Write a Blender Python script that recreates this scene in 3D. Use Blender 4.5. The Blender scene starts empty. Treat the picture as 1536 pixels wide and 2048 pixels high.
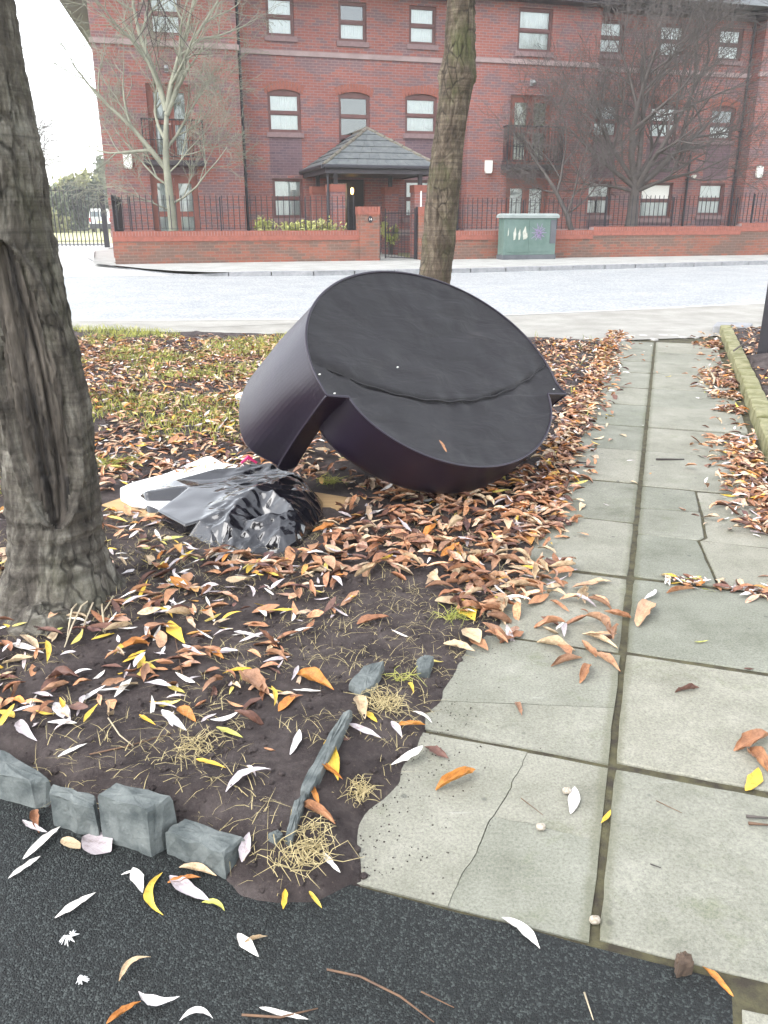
import bpy, bmesh, math, random
import numpy as np
from mathutils import Vector, Matrix, noise as mnoise
R = math.radians
scene = bpy.context.scene
C = scene.collection
random.seed(7); rng = np.random.default_rng(7)

# ------------------------------------------------------------------ camera, sky, sun, exposure
FPX, PITCH, EYE = 1640.0, math.atan(594 / 1640.0), 1.25
cam = bpy.data.cameras.new('camera'); camo = bpy.data.objects.new('camera', cam); C.objects.link(camo)
cam.sensor_fit = 'VERTICAL'; cam.sensor_height = 24.0; cam.lens = 24.0 * FPX / 2048.0
cam.clip_start = 0.05; cam.clip_end = 2000
camo.location = (0, 0, EYE); camo.rotation_euler = (math.pi / 2 - PITCH, 0, 0)
scene.camera = camo
world = bpy.data.worlds.new('World'); scene.world = world; world.use_nodes = True
wn = world.node_tree; wn.nodes.clear()
SUN_EL, SUN_AZ = 48.0, -125.0          # degrees; azimuth from the view direction, positive to the right
wo = wn.nodes.new('ShaderNodeOutputWorld'); wb = wn.nodes.new('ShaderNodeBackground')
sky = wn.nodes.new('ShaderNodeTexSky'); sky.sky_type = 'NISHITA'; sky.sun_disc = False
sky.sun_elevation = R(SUN_EL); sky.sun_rotation = R(SUN_AZ); sky.dust_density = 1.0; sky.air_density = 1.0; sky.ozone_density = 1.0
hs = wn.nodes.new('ShaderNodeHueSaturation'); hs.inputs['Saturation'].default_value = 0.22
wn.links.new(sky.outputs[0], hs.inputs['Color']); wn.links.new(hs.outputs[0], wb.inputs[0]); wn.links.new(wb.outputs[0], wo.inputs[0])
wb.inputs[1].default_value = 0.15
sl = bpy.data.lights.new('sun', 'SUN'); so = bpy.data.objects.new('sun', sl); C.objects.link(so)
sl.energy = 0.55; sl.angle = R(45); sl.color = (1.0, 0.97, 0.93)
sd = Vector((math.sin(R(SUN_AZ)) * math.cos(R(SUN_EL)), math.cos(R(SUN_AZ)) * math.cos(R(SUN_EL)), math.sin(R(SUN_EL))))
so.rotation_euler = sd.to_track_quat('Z', 'Y').to_euler(); so.location = (0, 0, 30)
scene.view_settings.view_transform = 'Standard'; scene.view_settings.look = 'None'
scene.view_settings.exposure = 2.2; scene.view_settings.gamma = 1.0
scene.cycles.max_bounces = 6; scene.cycles.transparent_max_bounces = 8; scene.cycles.use_denoising = True
scene.cycles.use_adaptive_sampling = True; scene.cycles.adaptive_threshold = 0.025; scene.cycles.volume_bounces = 1

# ------------------------------------------------------------------ measuring helpers
_c, _s = math.cos(PITCH), math.sin(PITCH)
def ray(x, y):
    a = (x - 768) / FPX; b = (y - 1024) / FPX
    return np.array([a, _c - b * _s, -_s - b * _c])
def G(x, y, z=0.0):
    """point of the level z that is seen at photo position x, y"""
    r = ray(x, y); t = (z - EYE) / r[2]
    return np.array([r[0] * t, r[1] * t, z])
def atY(x, y, Y):
    r = ray(x, y); t = Y / r[1]
    return np.array([r[0] * t, Y, EYE + r[2] * t])
def GP(pts, z=0.0): return np.array([G(x, y, z)[:2] for x, y in pts])
PB = math.atan2(2.446, 7.505)
PD = np.array([math.sin(PB), math.cos(PB)]); PTv = np.array([math.cos(PB), -math.sin(PB)]); PO = np.array([0.38, 1.136])
def P(s, t):            # path frame: s along the path, t across it (right positive)
    return PO + PD * s + PTv * t
def toP(x, y):
    dx = x - PO[0]; dy = y - PO[1]
    return dx * PD[0] + dy * PD[1], dx * PTv[0] + dy * PTv[1]
def inside(poly, x, y):
    x = np.asarray(x); y = np.asarray(y); r = np.zeros(x.shape, bool); n = len(poly)
    for i in range(n):
        x0, y0 = poly[i]; x1, y1 = poly[(i + 1) % n]
        if y0 == y1: continue
        c = ((y0 > y) != (y1 > y)) & (x < (x1 - x0) * (y - y0) / (y1 - y0) + x0)
        r ^= c
    return r
def sdist(poly, x, y):
    """signed distance, positive inside"""
    x = np.asarray(x, float); y = np.asarray(y, float); d = np.full(x.shape, 1e9)
    for i in range(len(poly)):
        a = poly[i]; b = poly[(i + 1) % len(poly)]; e = b - a; L = e @ e + 1e-12
        t = np.clip(((x - a[0]) * e[0] + (y - a[1]) * e[1]) / L, 0, 1)
        d = np.minimum(d, np.hypot(x - a[0] - t * e[0], y - a[1] - t * e[1]))
    return np.where(inside(poly, x, y), d, -d)
_tab = rng.random((64, 64))
def vnoise(x, y, f):
    x = np.asarray(x) * f + 100.3; y = np.asarray(y) * f + 57.7
    xi = np.floor(x).astype(int); yi = np.floor(y).astype(int); fx = x - xi; fy = y - yi
    fx = fx * fx * (3 - 2 * fx); fy = fy * fy * (3 - 2 * fy)
    g = lambda i, j: _tab[i % 64, j % 64]
    return (g(xi, yi) * (1 - fx) + g(xi + 1, yi) * fx) * (1 - fy) + (g(xi, yi + 1) * (1 - fx) + g(xi + 1, yi + 1) * fx) * fy
def fbm(x, y, f, o=4):
    r = 0; a = 0.5
    for k in range(o): r = r + a * (vnoise(x + 3.1 * k, y - 1.7 * k, f * 2 ** k) - 0.5); a *= 0.5
    return r

# ------------------------------------------------------------------ object helpers
class MB:
    def __init__(self): self.v = []; self.f = []
    def quad(self, a, b, c, d):
        n = len(self.v); self.v += [tuple(a), tuple(b), tuple(c), tuple(d)]; self.f.append((n, n + 1, n + 2, n + 3)); return self
    def box(self, x0, x1, y0, y1, z0, z1):
        n = len(self.v)
        self.v += [(x0, y0, z0), (x1, y0, z0), (x1, y1, z0), (x0, y1, z0), (x0, y0, z1), (x1, y0, z1), (x1, y1, z1), (x0, y1, z1)]
        self.f += [tuple(n + i for i in q) for q in ((0, 3, 2, 1), (4, 5, 6, 7), (0, 1, 5, 4), (1, 2, 6, 5), (2, 3, 7, 6), (3, 0, 4, 7))]; return self
    def prism(self, poly, z0, z1, zt=None):
        n = len(self.v); k = len(poly)
        self.v += [(p[0], p[1], z0) for p in poly] + [(p[0], p[1], z1 if zt is None else zt[i]) for i, p in enumerate(poly)]
        self.f.append(tuple(range(n + k - 1, n - 1, -1))); self.f.append(tuple(range(n + k, n + 2 * k)))
        for i in range(k): j = (i + 1) % k; self.f.append((n + i, n + j, n + k + j, n + k + i))
        return self
    def tube(self, pts, rad, n=6, cap=True):
        pts = [Vector(p) for p in pts]; b = len(self.v); k = len(pts)
        if not hasattr(rad, '__len__'): rad = [rad] * k
        up = Vector((0.123, 0.345, 0.93))
        for i, p in enumerate(pts):
            d = (pts[min(i + 1, k - 1)] - pts[max(i - 1, 0)])
            if d.length < 1e-9: d = Vector((0, 0, 1))
            d.normalize(); a = d.cross(up)
            if a.length < 1e-3: a = d.cross(Vector((1, 0, 0)))
            a.normalize(); c = d.cross(a)
            for j in range(n):
                t = 2 * math.pi * j / n; q = p + (a * math.cos(t) + c * math.sin(t)) * rad[i]; self.v.append(tuple(q))
        for i in range(k - 1):
            for j in range(n):
                j2 = (j + 1) % n; self.f.append((b + i * n + j, b + i * n + j2, b + (i + 1) * n + j2, b + (i + 1) * n + j))
        if cap and n > 2:
            self.f.append(tuple(b + j for j in range(n))[::-1]); self.f.append(tuple(b + (k - 1) * n + j for j in range(n)))
        return self
    def grid(self, V, nu, nv, closed=False):
        b = len(self.v); self.v += [tuple(p) for p in V]
        for i in range(nu - 1):
            for j in range(nv - (0 if closed else 1)):
                j2 = (j + 1) % nv; self.f.append((b + i * nv + j, b + i * nv + j2, b + (i + 1) * nv + j2, b + (i + 1) * nv + j))
        return self
    def mesh(self, name):
        me = bpy.data.meshes.new(name); me.from_pydata(self.v, [], self.f); me.update(); return me
    def build(self, name, m, parent=None, smooth=False, bevel=0, fix=False):
        me = self.mesh(name)
        if bevel or fix:
            bm = bmesh.new(); bm.from_mesh(me)
            if fix: bmesh.ops.recalc_face_normals(bm, faces=bm.faces)
            if bevel: bmesh.ops.bevel(bm, geom=bm.edges[:], offset=bevel, segments=2, affect='EDGES', profile=0.6)
            bm.to_mesh(me); bm.free()
        return link(name, me, m, parent, smooth)
def link(name, me, m, parent=None, smooth=False):
    if m and not me.materials: me.materials.append(m)
    if smooth: me.polygons.foreach_set('use_smooth', [True] * len(me.polygons))
    o = bpy.data.objects.new(name, me); C.objects.link(o); o.parent = parent; return o
def tag(o, label=None, cat=None, group=None, kind=None):
    if label: o['label'] = label
    if cat: o['category'] = cat
    if group: o['group'] = group
    if kind: o['kind'] = kind
    return o
def thing(name, label, cat, loc=(0, 0, 0), rz=0.0, group=None):
    o = bpy.data.objects.new(name, None); C.objects.link(o); o.location = loc; o.rotation_euler = (0, 0, rz)
    o.empty_display_size = 0.1
    return tag(o, label, cat, group)
def npmesh(name, V, F, cols=None):
    """mesh from numpy arrays of quads, optional colour per vertex"""
    me = bpy.data.meshes.new(name); nv = len(V); nf, k = F.shape
    me.vertices.add(nv); me.vertices.foreach_set('co', np.asarray(V, np.float32).ravel())
    me.loops.add(nf * k); me.loops.foreach_set('vertex_index', F.astype(np.int32).ravel())
    me.polygons.add(nf); me.polygons.foreach_set('loop_start', np.arange(nf, dtype=np.int32) * k)
    if cols is not None:
        a = me.color_attributes.new('tint', 'FLOAT_COLOR', 'POINT'); a.data.foreach_set('color', np.c_[cols, np.ones(nv)].astype(np.float32).ravel())
    me.update(calc_edges=True); me.validate(); return me

# ------------------------------------------------------------------ materials
class NT:
    def __init__(self, name):
        self.m = bpy.data.materials.new(name); self.m.use_nodes = True; self.t = self.m.node_tree
        self.p = self.t.nodes['Principled BSDF']; self.out = self.t.nodes['Material Output']
        self.tc = self.n('ShaderNodeTexCoord')
    def n(self, ty, **k):
        o = self.t.nodes.new(ty)
        for a, b in k.items(): setattr(o, a, b)
        return o
    def l(self, a, b): self.t.links.new(a, b)
    def coord(self, sc=(1, 1, 1), space='Object', rot=(0, 0, 0)):
        mp = self.n('ShaderNodeMapping'); mp.inputs['Scale'].default_value = sc; mp.inputs['Rotation'].default_value = rot
        self.l(self.tc.outputs[space], mp.inputs[0]); return mp.outputs[0]
    def noise(self, vec, scale, detail=5, rough=0.6, dist=0.0):
        o = self.n('ShaderNodeTexNoise'); o.inputs['Scale'].default_value = scale; o.inputs['Detail'].default_value = detail
        o.inputs['Roughness'].default_value = rough; o.inputs['Distortion'].default_value = dist; self.l(vec, o.inputs['Vector']); return o.outputs[0]
    def ramp(self, fac, stops):
        o = self.n('ShaderNodeValToRGB'); e = o.color_ramp.elements
        while len(e) < len(stops): e.new(0.5)
        for i, (p, c) in enumerate(stops): e[i].position = p; e[i].color = (c if len(c) == 4 else (*c, 1)) if hasattr(c, '__len__') else (c, c, c, 1)
        self.l(fac, o.inputs[0]); return o.outputs[0]
    def mix(self, fac, a, b, mode='MIX'):
        o = self.n('ShaderNodeMix', data_type='RGBA', blend_type=mode)
        for s, v in ((0, fac), (6, a), (7, b)):
            if hasattr(v, 'is_linked'): self.l(v, o.inputs[s])
            else: o.inputs[s].default_value = v if s == 0 else (*v, 1)
        return o.outputs[2]
    def bump(self, h, strength=0.5, dist=0.01, prev=None):
        o = self.n('ShaderNodeBump'); o.inputs['Strength'].default_value = strength; o.inputs['Distance'].default_value = dist
        self.l(h, o.inputs['Height'])
        if prev is not None: self.l(prev, o.inputs['Normal'])
        self.l(o.outputs[0], self.p.inputs['Normal']); return o.outputs[0]
    def base(self, c):
        if hasattr(c, 'is_linked'): self.l(c, self.p.inputs['Base Color'])
        else: self.p.inputs['Base Color'].default_value = (*c, 1)
    def set(self, **k):
        for a, b in k.items(): self.p.inputs[a.replace('_', ' ')].default_value = b
        return self.m
def M(name, c1, c2=None, scale=6, rough=0.8, bump=0.0, bscale=40, bdist=0.005, space='Object', lo=0.35, hi=0.65, stretch=(1, 1, 1), spec=0.4, metal=0.0):
    n = NT(name); v = n.coord(stretch, space)
    n.base(n.ramp(n.noise(v, scale), [(lo, c1), (hi, c2 or c1)]) if c2 else c1)
    if bump: n.bump(n.noise(v, bscale, 6, 0.65), bump, bdist)
    return n.set(Roughness=rough, Specular_IOR_Level=spec, Metallic=metal)
def brick_mat(name, red1, red2, blue, mortar, patch=0.5, sc=1.0):
    n = NT(name); sp = n.n('ShaderNodeSeparateXYZ'); n.l(n.tc.outputs['Object'], sp.inputs[0])
    ad = n.n('ShaderNodeMath', operation='ADD'); n.l(sp.outputs[0], ad.inputs[0]); n.l(sp.outputs[1], ad.inputs[1])
    cb = n.n('ShaderNodeCombineXYZ'); n.l(ad.outputs[0], cb.inputs[0]); n.l(sp.outputs[2], cb.inputs[1])
    b = n.n('ShaderNodeTexBrick'); n.l(cb.outputs[0], b.inputs['Vector'])
    for k, v in (('Scale', 1.0), ('Brick Width', 0.225 * sc), ('Row Height', 0.075 * sc), ('Mortar Size', 0.009), ('Mortar Smooth', 0.2), ('Bias', -0.1)): b.inputs[k].default_value = v
    b.inputs['Color1'].default_value = (*red1, 1); b.inputs['Color2'].default_value = (*red2, 1); b.inputs['Mortar'].default_value = (*mortar, 1)
    b2 = n.n('ShaderNodeTexBrick'); n.l(cb.outputs[0], b2.inputs['Vector'])
    for k, v in (('Scale', 1.0), ('Brick Width', 0.225 * sc), ('Row Height', 0.075 * sc), ('Mortar Size', 0.0), ('Bias', 0.0)): b2.inputs[k].default_value = v
    b2.inputs['Color1'].default_value = (0, 0, 0, 1); b2.inputs['Color2'].default_value = (1, 1, 1, 1)
    mp = n.n('ShaderNodeMapping'); mp.inputs['Scale'].default_value = (0.55, 1.5, 1); n.l(cb.outputs[0], mp.inputs[0])
    nz = n.noise(mp.outputs[0], 1.5, 4, 0.7)
    sm = n.n('ShaderNodeMath', operation='MULTIPLY_ADD'); n.l(b2.outputs[0], sm.inputs[0]); sm.inputs[1].default_value = 0.13; n.l(nz, sm.inputs[2])
    fac = n.ramp(sm.outputs[0], [(patch, 0.0), (patch + 0.1, 0.85)])
    inv = n.n('ShaderNodeMath', operation='SUBTRACT'); inv.inputs[0].default_value = 1.0; n.l(b.outputs['Fac'], inv.inputs[1])
    f2 = n.n('ShaderNodeMath', operation='MULTIPLY'); n.l(fac, f2.inputs[0]); n.l(inv.outputs[0], f2.inputs[1])
    col = n.mix(f2.outputs[0], b.outputs['Color'], blue)
    grime = n.ramp(n.noise(n.coord((1, 1, 1)), 0.7, 6, 0.7), [(0.3, (0.82, 0.80, 0.80)), (0.7, (1.08, 1.05, 1.03))])
    n.base(n.mix(1.0, col, grime, 'MULTIPLY'))
    n.bump(inv.outputs[0], 0.5, 0.006)
    return n.set(Roughness=0.85, Specular_IOR_Level=0.3)
m_brick = brick_mat('red brick', (0.29, 0.105, 0.087), (0.245, 0.086, 0.073), (0.155, 0.107, 0.122), (0.26, 0.185, 0.172), 0.54)
m_wallbrick = brick_mat('garden wall brick', (0.25, 0.092, 0.06), (0.20, 0.073, 0.05), (0.125, 0.09, 0.072), (0.20, 0.135, 0.108), 0.52)
m_blue = brick_mat('dark blue brick', (0.155, 0.10, 0.115), (0.13, 0.085, 0.10), (0.11, 0.08, 0.10), (0.19, 0.13, 0.14), 0.6)
m_soldier = M('orange red brick', (0.29, 0.098, 0.07), (0.215, 0.076, 0.056), 9, 0.85, 0.3)
m_stone = M('string course stone', (0.26, 0.19, 0.185), (0.33, 0.25, 0.24), 3, 0.85, 0.2)
m_sill = M('brown sill brick', (0.19, 0.125, 0.125), (0.24, 0.16, 0.16), 8, 0.8, 0.2)
m_frame = M('brown window frame', (0.105, 0.045, 0.042), (0.14, 0.06, 0.055), 4, 0.45, 0.1)
m_door = M('red brown door', (0.16, 0.052, 0.038), (0.20, 0.066, 0.048), 4, 0.45, 0.1)
m_curtain = M('white net curtain', (0.86, 0.88, 0.87), (0.76, 0.79, 0.79), 5, 0.9)
m_cream = M('cream curtain', (0.62, 0.60, 0.44), (0.50, 0.48, 0.36), 5, 0.9)
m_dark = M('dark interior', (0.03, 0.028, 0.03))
m_black = M('black painted iron', (0.012, 0.012, 0.016), (0.02, 0.018, 0.024), 20, 0.45, 0.2)
m_pipe = M('black plastic pipe', (0.022, 0.02, 0.026), None, 5, 0.4)
m_tile = M('slate grey roof tile', (0.085, 0.095, 0.10), (0.13, 0.14, 0.14), 6, 0.75, 0.3)
m_ridge = M('mossy ridge tile', (0.16, 0.13, 0.11), (0.12, 0.12, 0.09), 9, 0.85, 0.4)
m_fascia = M('dark fascia', (0.035, 0.028, 0.034), (0.05, 0.042, 0.048), 4, 0.5)
m_white = M('white plastic', (0.80, 0.79, 0.74), None, 5, 0.5)
def glass_mat():
    n = NT('window glass'); n.t.nodes.remove(n.p)
    tr = n.n('ShaderNodeBsdfTransparent'); tr.inputs[0].default_value = (0.92, 0.95, 0.94, 1)
    gl = n.n('ShaderNodeBsdfGlossy'); gl.inputs['Roughness'].default_value = 0.03; gl.inputs[0].default_value = (0.95, 1, 1, 1)
    fr = n.n('ShaderNodeFresnel'); fr.inputs[0].default_value = 2.2
    mx = n.n('ShaderNodeMixShader'); n.l(fr.outputs[0], mx.inputs[0]); n.l(tr.outputs[0], mx.inputs[1]); n.l(gl.outputs[0], mx.inputs[2]); n.l(mx.outputs[0], n.out.inputs[0])
    return n.m
m_glass = glass_mat()
def tarmac_mat(name, c1, c2, c3, sc, rough, bs, spec=0.4):
    n = NT(name); v = n.coord((1, 1, 1))
    vo = n.n('ShaderNodeTexVoronoi'); vo.inputs['Scale'].default_value = sc; n.l(v, vo.inputs['Vector'])
    sc_ = n.n('ShaderNodeSeparateColor'); n.l(vo.outputs['Color'], sc_.inputs[0])
    st = n.ramp(sc_.outputs[0], [(0.15, c1), (0.7, c2), (0.97, c3)])
    big = n.ramp(n.noise(v, 1.3, 6, 0.7), [(0.3, (0.82, 0.84, 0.86)), (0.7, (1.12, 1.1, 1.06))])
    n.base(n.mix(1.0, st, big, 'MULTIPLY'))
    d = n.mix(0.5, n.ramp(vo.outputs['Distance'], [(0.0, 1.0), (0.7, 0.0)]), sc_.outputs[1])
    b1 = n.bump(d, bs, 0.006); n.bump(n.noise(v, sc * 0.3, 4), bs * 0.6, 0.006, b1)
    return n.set(Roughness=rough, Specular_IOR_Level=spec)
m_tarmac = tarmac_mat('fresh dark tarmac', (0.0035, 0.005, 0.005), (0.0105, 0.0135, 0.0135), (0.045, 0.053, 0.051), 270, 0.72, 0.9)
m_road = tarmac_mat('worn pale road asphalt', (0.24, 0.25, 0.255), (0.32, 0.33, 0.335), (0.44, 0.45, 0.455), 42, 0.6, 0.5)
m_conc = M('pale concrete', (0.22, 0.21, 0.185), (0.31, 0.30, 0.27), 2.2, 0.85, 0.3, 60)
m_pave = M('far pavement flags', (0.27, 0.27, 0.25), (0.36, 0.36, 0.34), 2.0, 0.85, 0.3, 60)
m_kerb = M('grey granite kerb', (0.20, 0.205, 0.21), (0.28, 0.28, 0.285), 9, 0.8, 0.4, 60)
m_line = M('worn white road paint', (0.66, 0.66, 0.64), (0.5, 0.5, 0.49), 12, 0.7)
def slab_mat():
    n = NT('paving slab concrete'); v = n.coord((1, 1, 1)); oi = n.n('ShaderNodeObjectInfo')
    rv = n.n('ShaderNodeVectorMath', operation='SCALE'); rv.inputs['Scale'].default_value = 1.0
    cb = n.n('ShaderNodeCombineXYZ'); mu = n.n('ShaderNodeMath', operation='MULTIPLY'); mu.inputs[1].default_value = 37; n.l(oi.outputs['Random'], mu.inputs[0]); n.l(mu.outputs[0], cb.inputs[2])
    ad = n.n('ShaderNodeVectorMath', operation='ADD'); n.l(v, ad.inputs[0]); n.l(cb.outputs[0], ad.inputs[1]); v = ad.outputs[0]
    a = n.ramp(n.noise(v, 3.6, 8, 0.72), [(0.27, (0.115, 0.115, 0.088)), (0.42, (0.18, 0.18, 0.147)), (0.6, (0.228, 0.226, 0.19)), (0.75, (0.295, 0.288, 0.25))])
    tone = n.ramp(oi.outputs['Random'], [(0, (0.80, 0.83, 0.80)), (0.5, (0.98, 0.98, 0.96)), (1, (1.14, 1.11, 1.08))])
    a = n.mix(1.0, a, tone, 'MULTIPLY')
    moss = n.ramp(n.noise(v, 5.5, 6, 0.75, 0.4), [(0.56, 0.0), (0.72, 0.45)])
    a = n.mix(moss, a, (0.115, 0.13, 0.068))
    fine = n.ramp(n.noise(v, 150, 5, 0.8), [(0.32, (0.62, 0.62, 0.62)), (0.5, (1.0, 1.0, 1.0)), (0.68, (1.3, 1.3, 1.28))]); a = n.mix(1.0, a, fine, 'MULTIPLY')
    scuff = n.ramp(n.noise(n.coord((3, 40, 1), rot=(0, 0, 0.5)), 1.4, 3, 0.5), [(0.70, 0.0), (0.78, 0.35)]); a = n.mix(scuff, a, (0.5, 0.5, 0.47))
    gum = n.n('ShaderNodeTexVoronoi'); gum.inputs['Scale'].default_value = 9; n.l(v, gum.inputs['Vector'])
    gm = n.ramp(gum.outputs['Distance'], [(0.05, 0.6), (0.085, 0.0)]); a = n.mix(gm, a, (0.07, 0.07, 0.065))
    dp = n.n('ShaderNodeVectorMath', operation='DOT_PRODUCT'); n.l(n.tc.outputs['Object'], dp.inputs[0]); dp.inputs[1].default_value = (PTv[0], PTv[1], 0)
    tq = n.n('ShaderNodeMath', operation='SUBTRACT'); n.l(dp.outputs['Value'], tq.inputs[0]); tq.inputs[1].default_value = float(PO @ PTv)
    ta = n.n('ShaderNodeMath', operation='ABSOLUTE'); n.l(tq.outputs[0], ta.inputs[0])
    tw = n.n('ShaderNodeMath', operation='MULTIPLY_ADD'); n.l(n.noise(v, 14, 6, 0.7), tw.inputs[0]); tw.inputs[1].default_value = -0.036; n.l(ta.outputs[0], tw.inputs[2])
    a = n.mix(n.ramp(tw.outputs[0], [(0.0, 0.45), (0.016, 0.0)]), a, (0.085, 0.085, 0.045))
    n.base(a); b1 = n.bump(n.noise(v, 220, 5, 0.7), 0.5, 0.002); n.bump(n.noise(v, 12, 5), 0.4, 0.004, b1)
    return n.set(Roughness=0.82, Specular_IOR_Level=0.35)
m_slab = slab_mat()
def soil_mat():
    n = NT('dark earth'); v = n.coord((1, 1, 1))
    a = n.ramp(n.noise(v, 9, 8, 0.72), [(0.3, (0.024, 0.019, 0.019)), (0.5, (0.060, 0.048, 0.046)), (0.72, (0.118, 0.098, 0.092))])
    sp = n.ramp(n.noise(v, 120, 3, 0.6), [(0.62, 0.0), (0.7, 0.55)]); a = n.mix(sp, a, (0.13, 0.10, 0.085))
    n.base(a); b1 = n.bump(n.noise(v, 60, 8, 0.75), 1.0, 0.012); n.bump(n.noise(v, 230, 4, 0.7), 0.7, 0.004, b1)
    return n.set(Roughness=0.95, Specular_IOR_Level=0.2)
m_soil = soil_mat()
m_joint = M('mossy joint earth', (0.035, 0.029, 0.020), (0.085, 0.078, 0.040), 26, 0.95, 0.8, 120)
m_sett = M('blue grey stone sett', (0.055, 0.066, 0.066), (0.15, 0.165, 0.158), 16, 0.8, 0.9, 60, 0.006)
m_mosskerb = M('moss covered kerb stone', (0.125, 0.125, 0.05), (0.26, 0.245, 0.14), 11, 0.9, 0.8, 70, 0.006)
def bark_mat(name, dark, mid, light, moss, mossamt, band=3.0):
    n = NT(name); v = n.coord((1, 1, 0.35)); vb = n.coord((0.6, 0.6, band * 6))
    a = n.ramp(n.noise(v, 11, 9, 0.75, 0.6), [(0.3, dark), (0.5, mid), (0.68, light)])
    bd = n.ramp(n.noise(vb, 1.6, 5, 0.7, 0.5), [(0.35, (0.6, 0.6, 0.6)), (0.6, (1.12, 1.12, 1.1))]); a = n.mix(1.0, a, bd, 'MULTIPLY')
    ms = n.ramp(n.noise(n.coord((1, 1, 0.5)), 4.5, 6, 0.7), [(0.5, 0.0), (0.68, mossamt)]); a = n.mix(ms, a, moss)
    vc = n.n('ShaderNodeTexVoronoi'); vc.feature = 'DISTANCE_TO_EDGE'; vc.inputs['Scale'].default_value = 16; n.l(n.coord((1, 1, 0.45)), vc.inputs['Vector'])
    ck = n.ramp(vc.outputs[0], [(0.0, 0.0), (0.12, 1.0)]); ckc = n.ramp(n.noise(v, 7, 3), [(0.45, 0.0), (0.6, 0.75)]); a = n.mix(n.mix(1.0, n.ramp(vc.outputs[0], [(0.02, 1.0), (0.09, 0.0)]), ckc, 'MULTIPLY'), a, tuple(x * 0.6 for x in dark))
    n.base(a); b1 = n.bump(n.noise(vb, 3.0, 7, 0.75, 0.8), 0.7, 0.012); b2 = n.bump(n.noise(v, 60, 8, 0.75), 1.0, 0.014, b1); n.bump(ck, 0.35, 0.01, b2)
    return n.set(Roughness=0.9, Specular_IOR_Level=0.25)
m_bark = bark_mat('grey cherry bark', (0.024, 0.020, 0.018), (0.115, 0.102, 0.086), (0.29, 0.275, 0.235), (0.12, 0.13, 0.07), 0.3)
m_bark2 = bark_mat('mossy banded bark', (0.03, 0.024, 0.02), (0.105, 0.082, 0.062), (0.24, 0.20, 0.15), (0.075, 0.088, 0.034), 0.7, 4.0)
m_wound = M('exposed weathered wood', (0.012, 0.010, 0.009), (0.125, 0.105, 0.085), 13, 0.85, 1.0, 30, 0.01, stretch=(2.2, 2.2, 0.22), lo=0.36, hi=0.7)
m_twig = M('grey green twig bark', (0.25, 0.25, 0.19), (0.17, 0.17, 0.13), 3, 0.85)
m_twig2 = M('brown grey twig bark', (0.10, 0.085, 0.078), (0.07, 0.06, 0.055), 3, 0.85)
m_twigdark = M('dark hanging twig bark', (0.045, 0.038, 0.036), None, 3, 0.85)
def leaf_mat(name, cols, rough=0.6, attr=False):
    n = NT(name); oi = n.n('ShaderNodeObjectInfo')
    if attr:
        at = n.n('ShaderNodeAttribute', attribute_name='tint'); a = at.outputs['Color']
    else:
        k = len(cols); a = n.ramp(oi.outputs['Random'], [(i / max(1, k - 1), c) for i, c in enumerate(cols)])
    sp = n.ramp(n.noise(n.coord((1, 1, 1)), 45 if attr else 4.0, 6, 0.75), [(0.32, (0.52, 0.46, 0.42)), (0.5, (0.95, 0.93, 0.92)), (0.7, (1.15, 1.15, 1.12))])
    vn = n.ramp(n.noise(n.coord((1, 30, 1) if not attr else (1, 1, 1)), 1.2 if not attr else 90, 3, 0.6), [(0.35, (0.84, 0.82, 0.8)), (0.6, (1.05, 1.05, 1.05))])
    n.base(n.mix(1.0, n.mix(1.0, a, sp, 'MULTIPLY'), vn, 'MULTIPLY')); n.bump(n.noise(n.coord((1, 1, 1)), 130, 4), 0.35, 0.002)
    n.p.inputs['Transmission Weight'].default_value = 0
    return n.set(Roughness=rough, Specular_IOR_Level=0.4)
m_leafstuff = leaf_mat('fallen leaf litter', None, 0.6, True)
m_lbrown = leaf_mat('brown dry leaf', [(0.27, 0.125, 0.065), (0.44, 0.23, 0.12), (0.34, 0.17, 0.095), (0.54, 0.34, 0.21), (0.19, 0.09, 0.055), (0.48, 0.29, 0.18)], 0.55)
m_lwhite = leaf_mat('pale silvery leaf', [(0.66, 0.65, 0.62), (0.74, 0.73, 0.68), (0.60, 0.58, 0.60), (0.78, 0.77, 0.72)], 0.6)
m_llav = leaf_mat('lavender grey leaf', [(0.46, 0.42, 0.45), (0.55, 0.51, 0.53), (0.40, 0.36, 0.38)], 0.6)
m_lyel = leaf_mat('yellow leaf', [(0.62, 0.40, 0.04), (0.66, 0.47, 0.07), (0.56, 0.44, 0.08)], 0.5)
m_lora = leaf_mat('orange leaf', [(0.50, 0.22, 0.045), (0.46, 0.19, 0.05)], 0.5)
m_lgre = leaf_mat('yellow green leaf', [(0.45, 0.46, 0.10), (0.52, 0.50, 0.14)], 0.5)
m_ldark = leaf_mat('dark brown leaf', [(0.13, 0.065, 0.05), (0.17, 0.085, 0.06)], 0.5)
m_ltan = leaf_mat('beige dry leaf', [(0.50, 0.39, 0.25), (0.56, 0.43, 0.28)], 0.6)
m_straw = M('straw dry grass', (0.46, 0.38, 0.20), (0.32, 0.26, 0.13), 30, 0.8)
m_stem = M('pale dead shoot', (0.45, 0.39, 0.28), (0.34, 0.28, 0.19), 20, 0.8)
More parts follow.
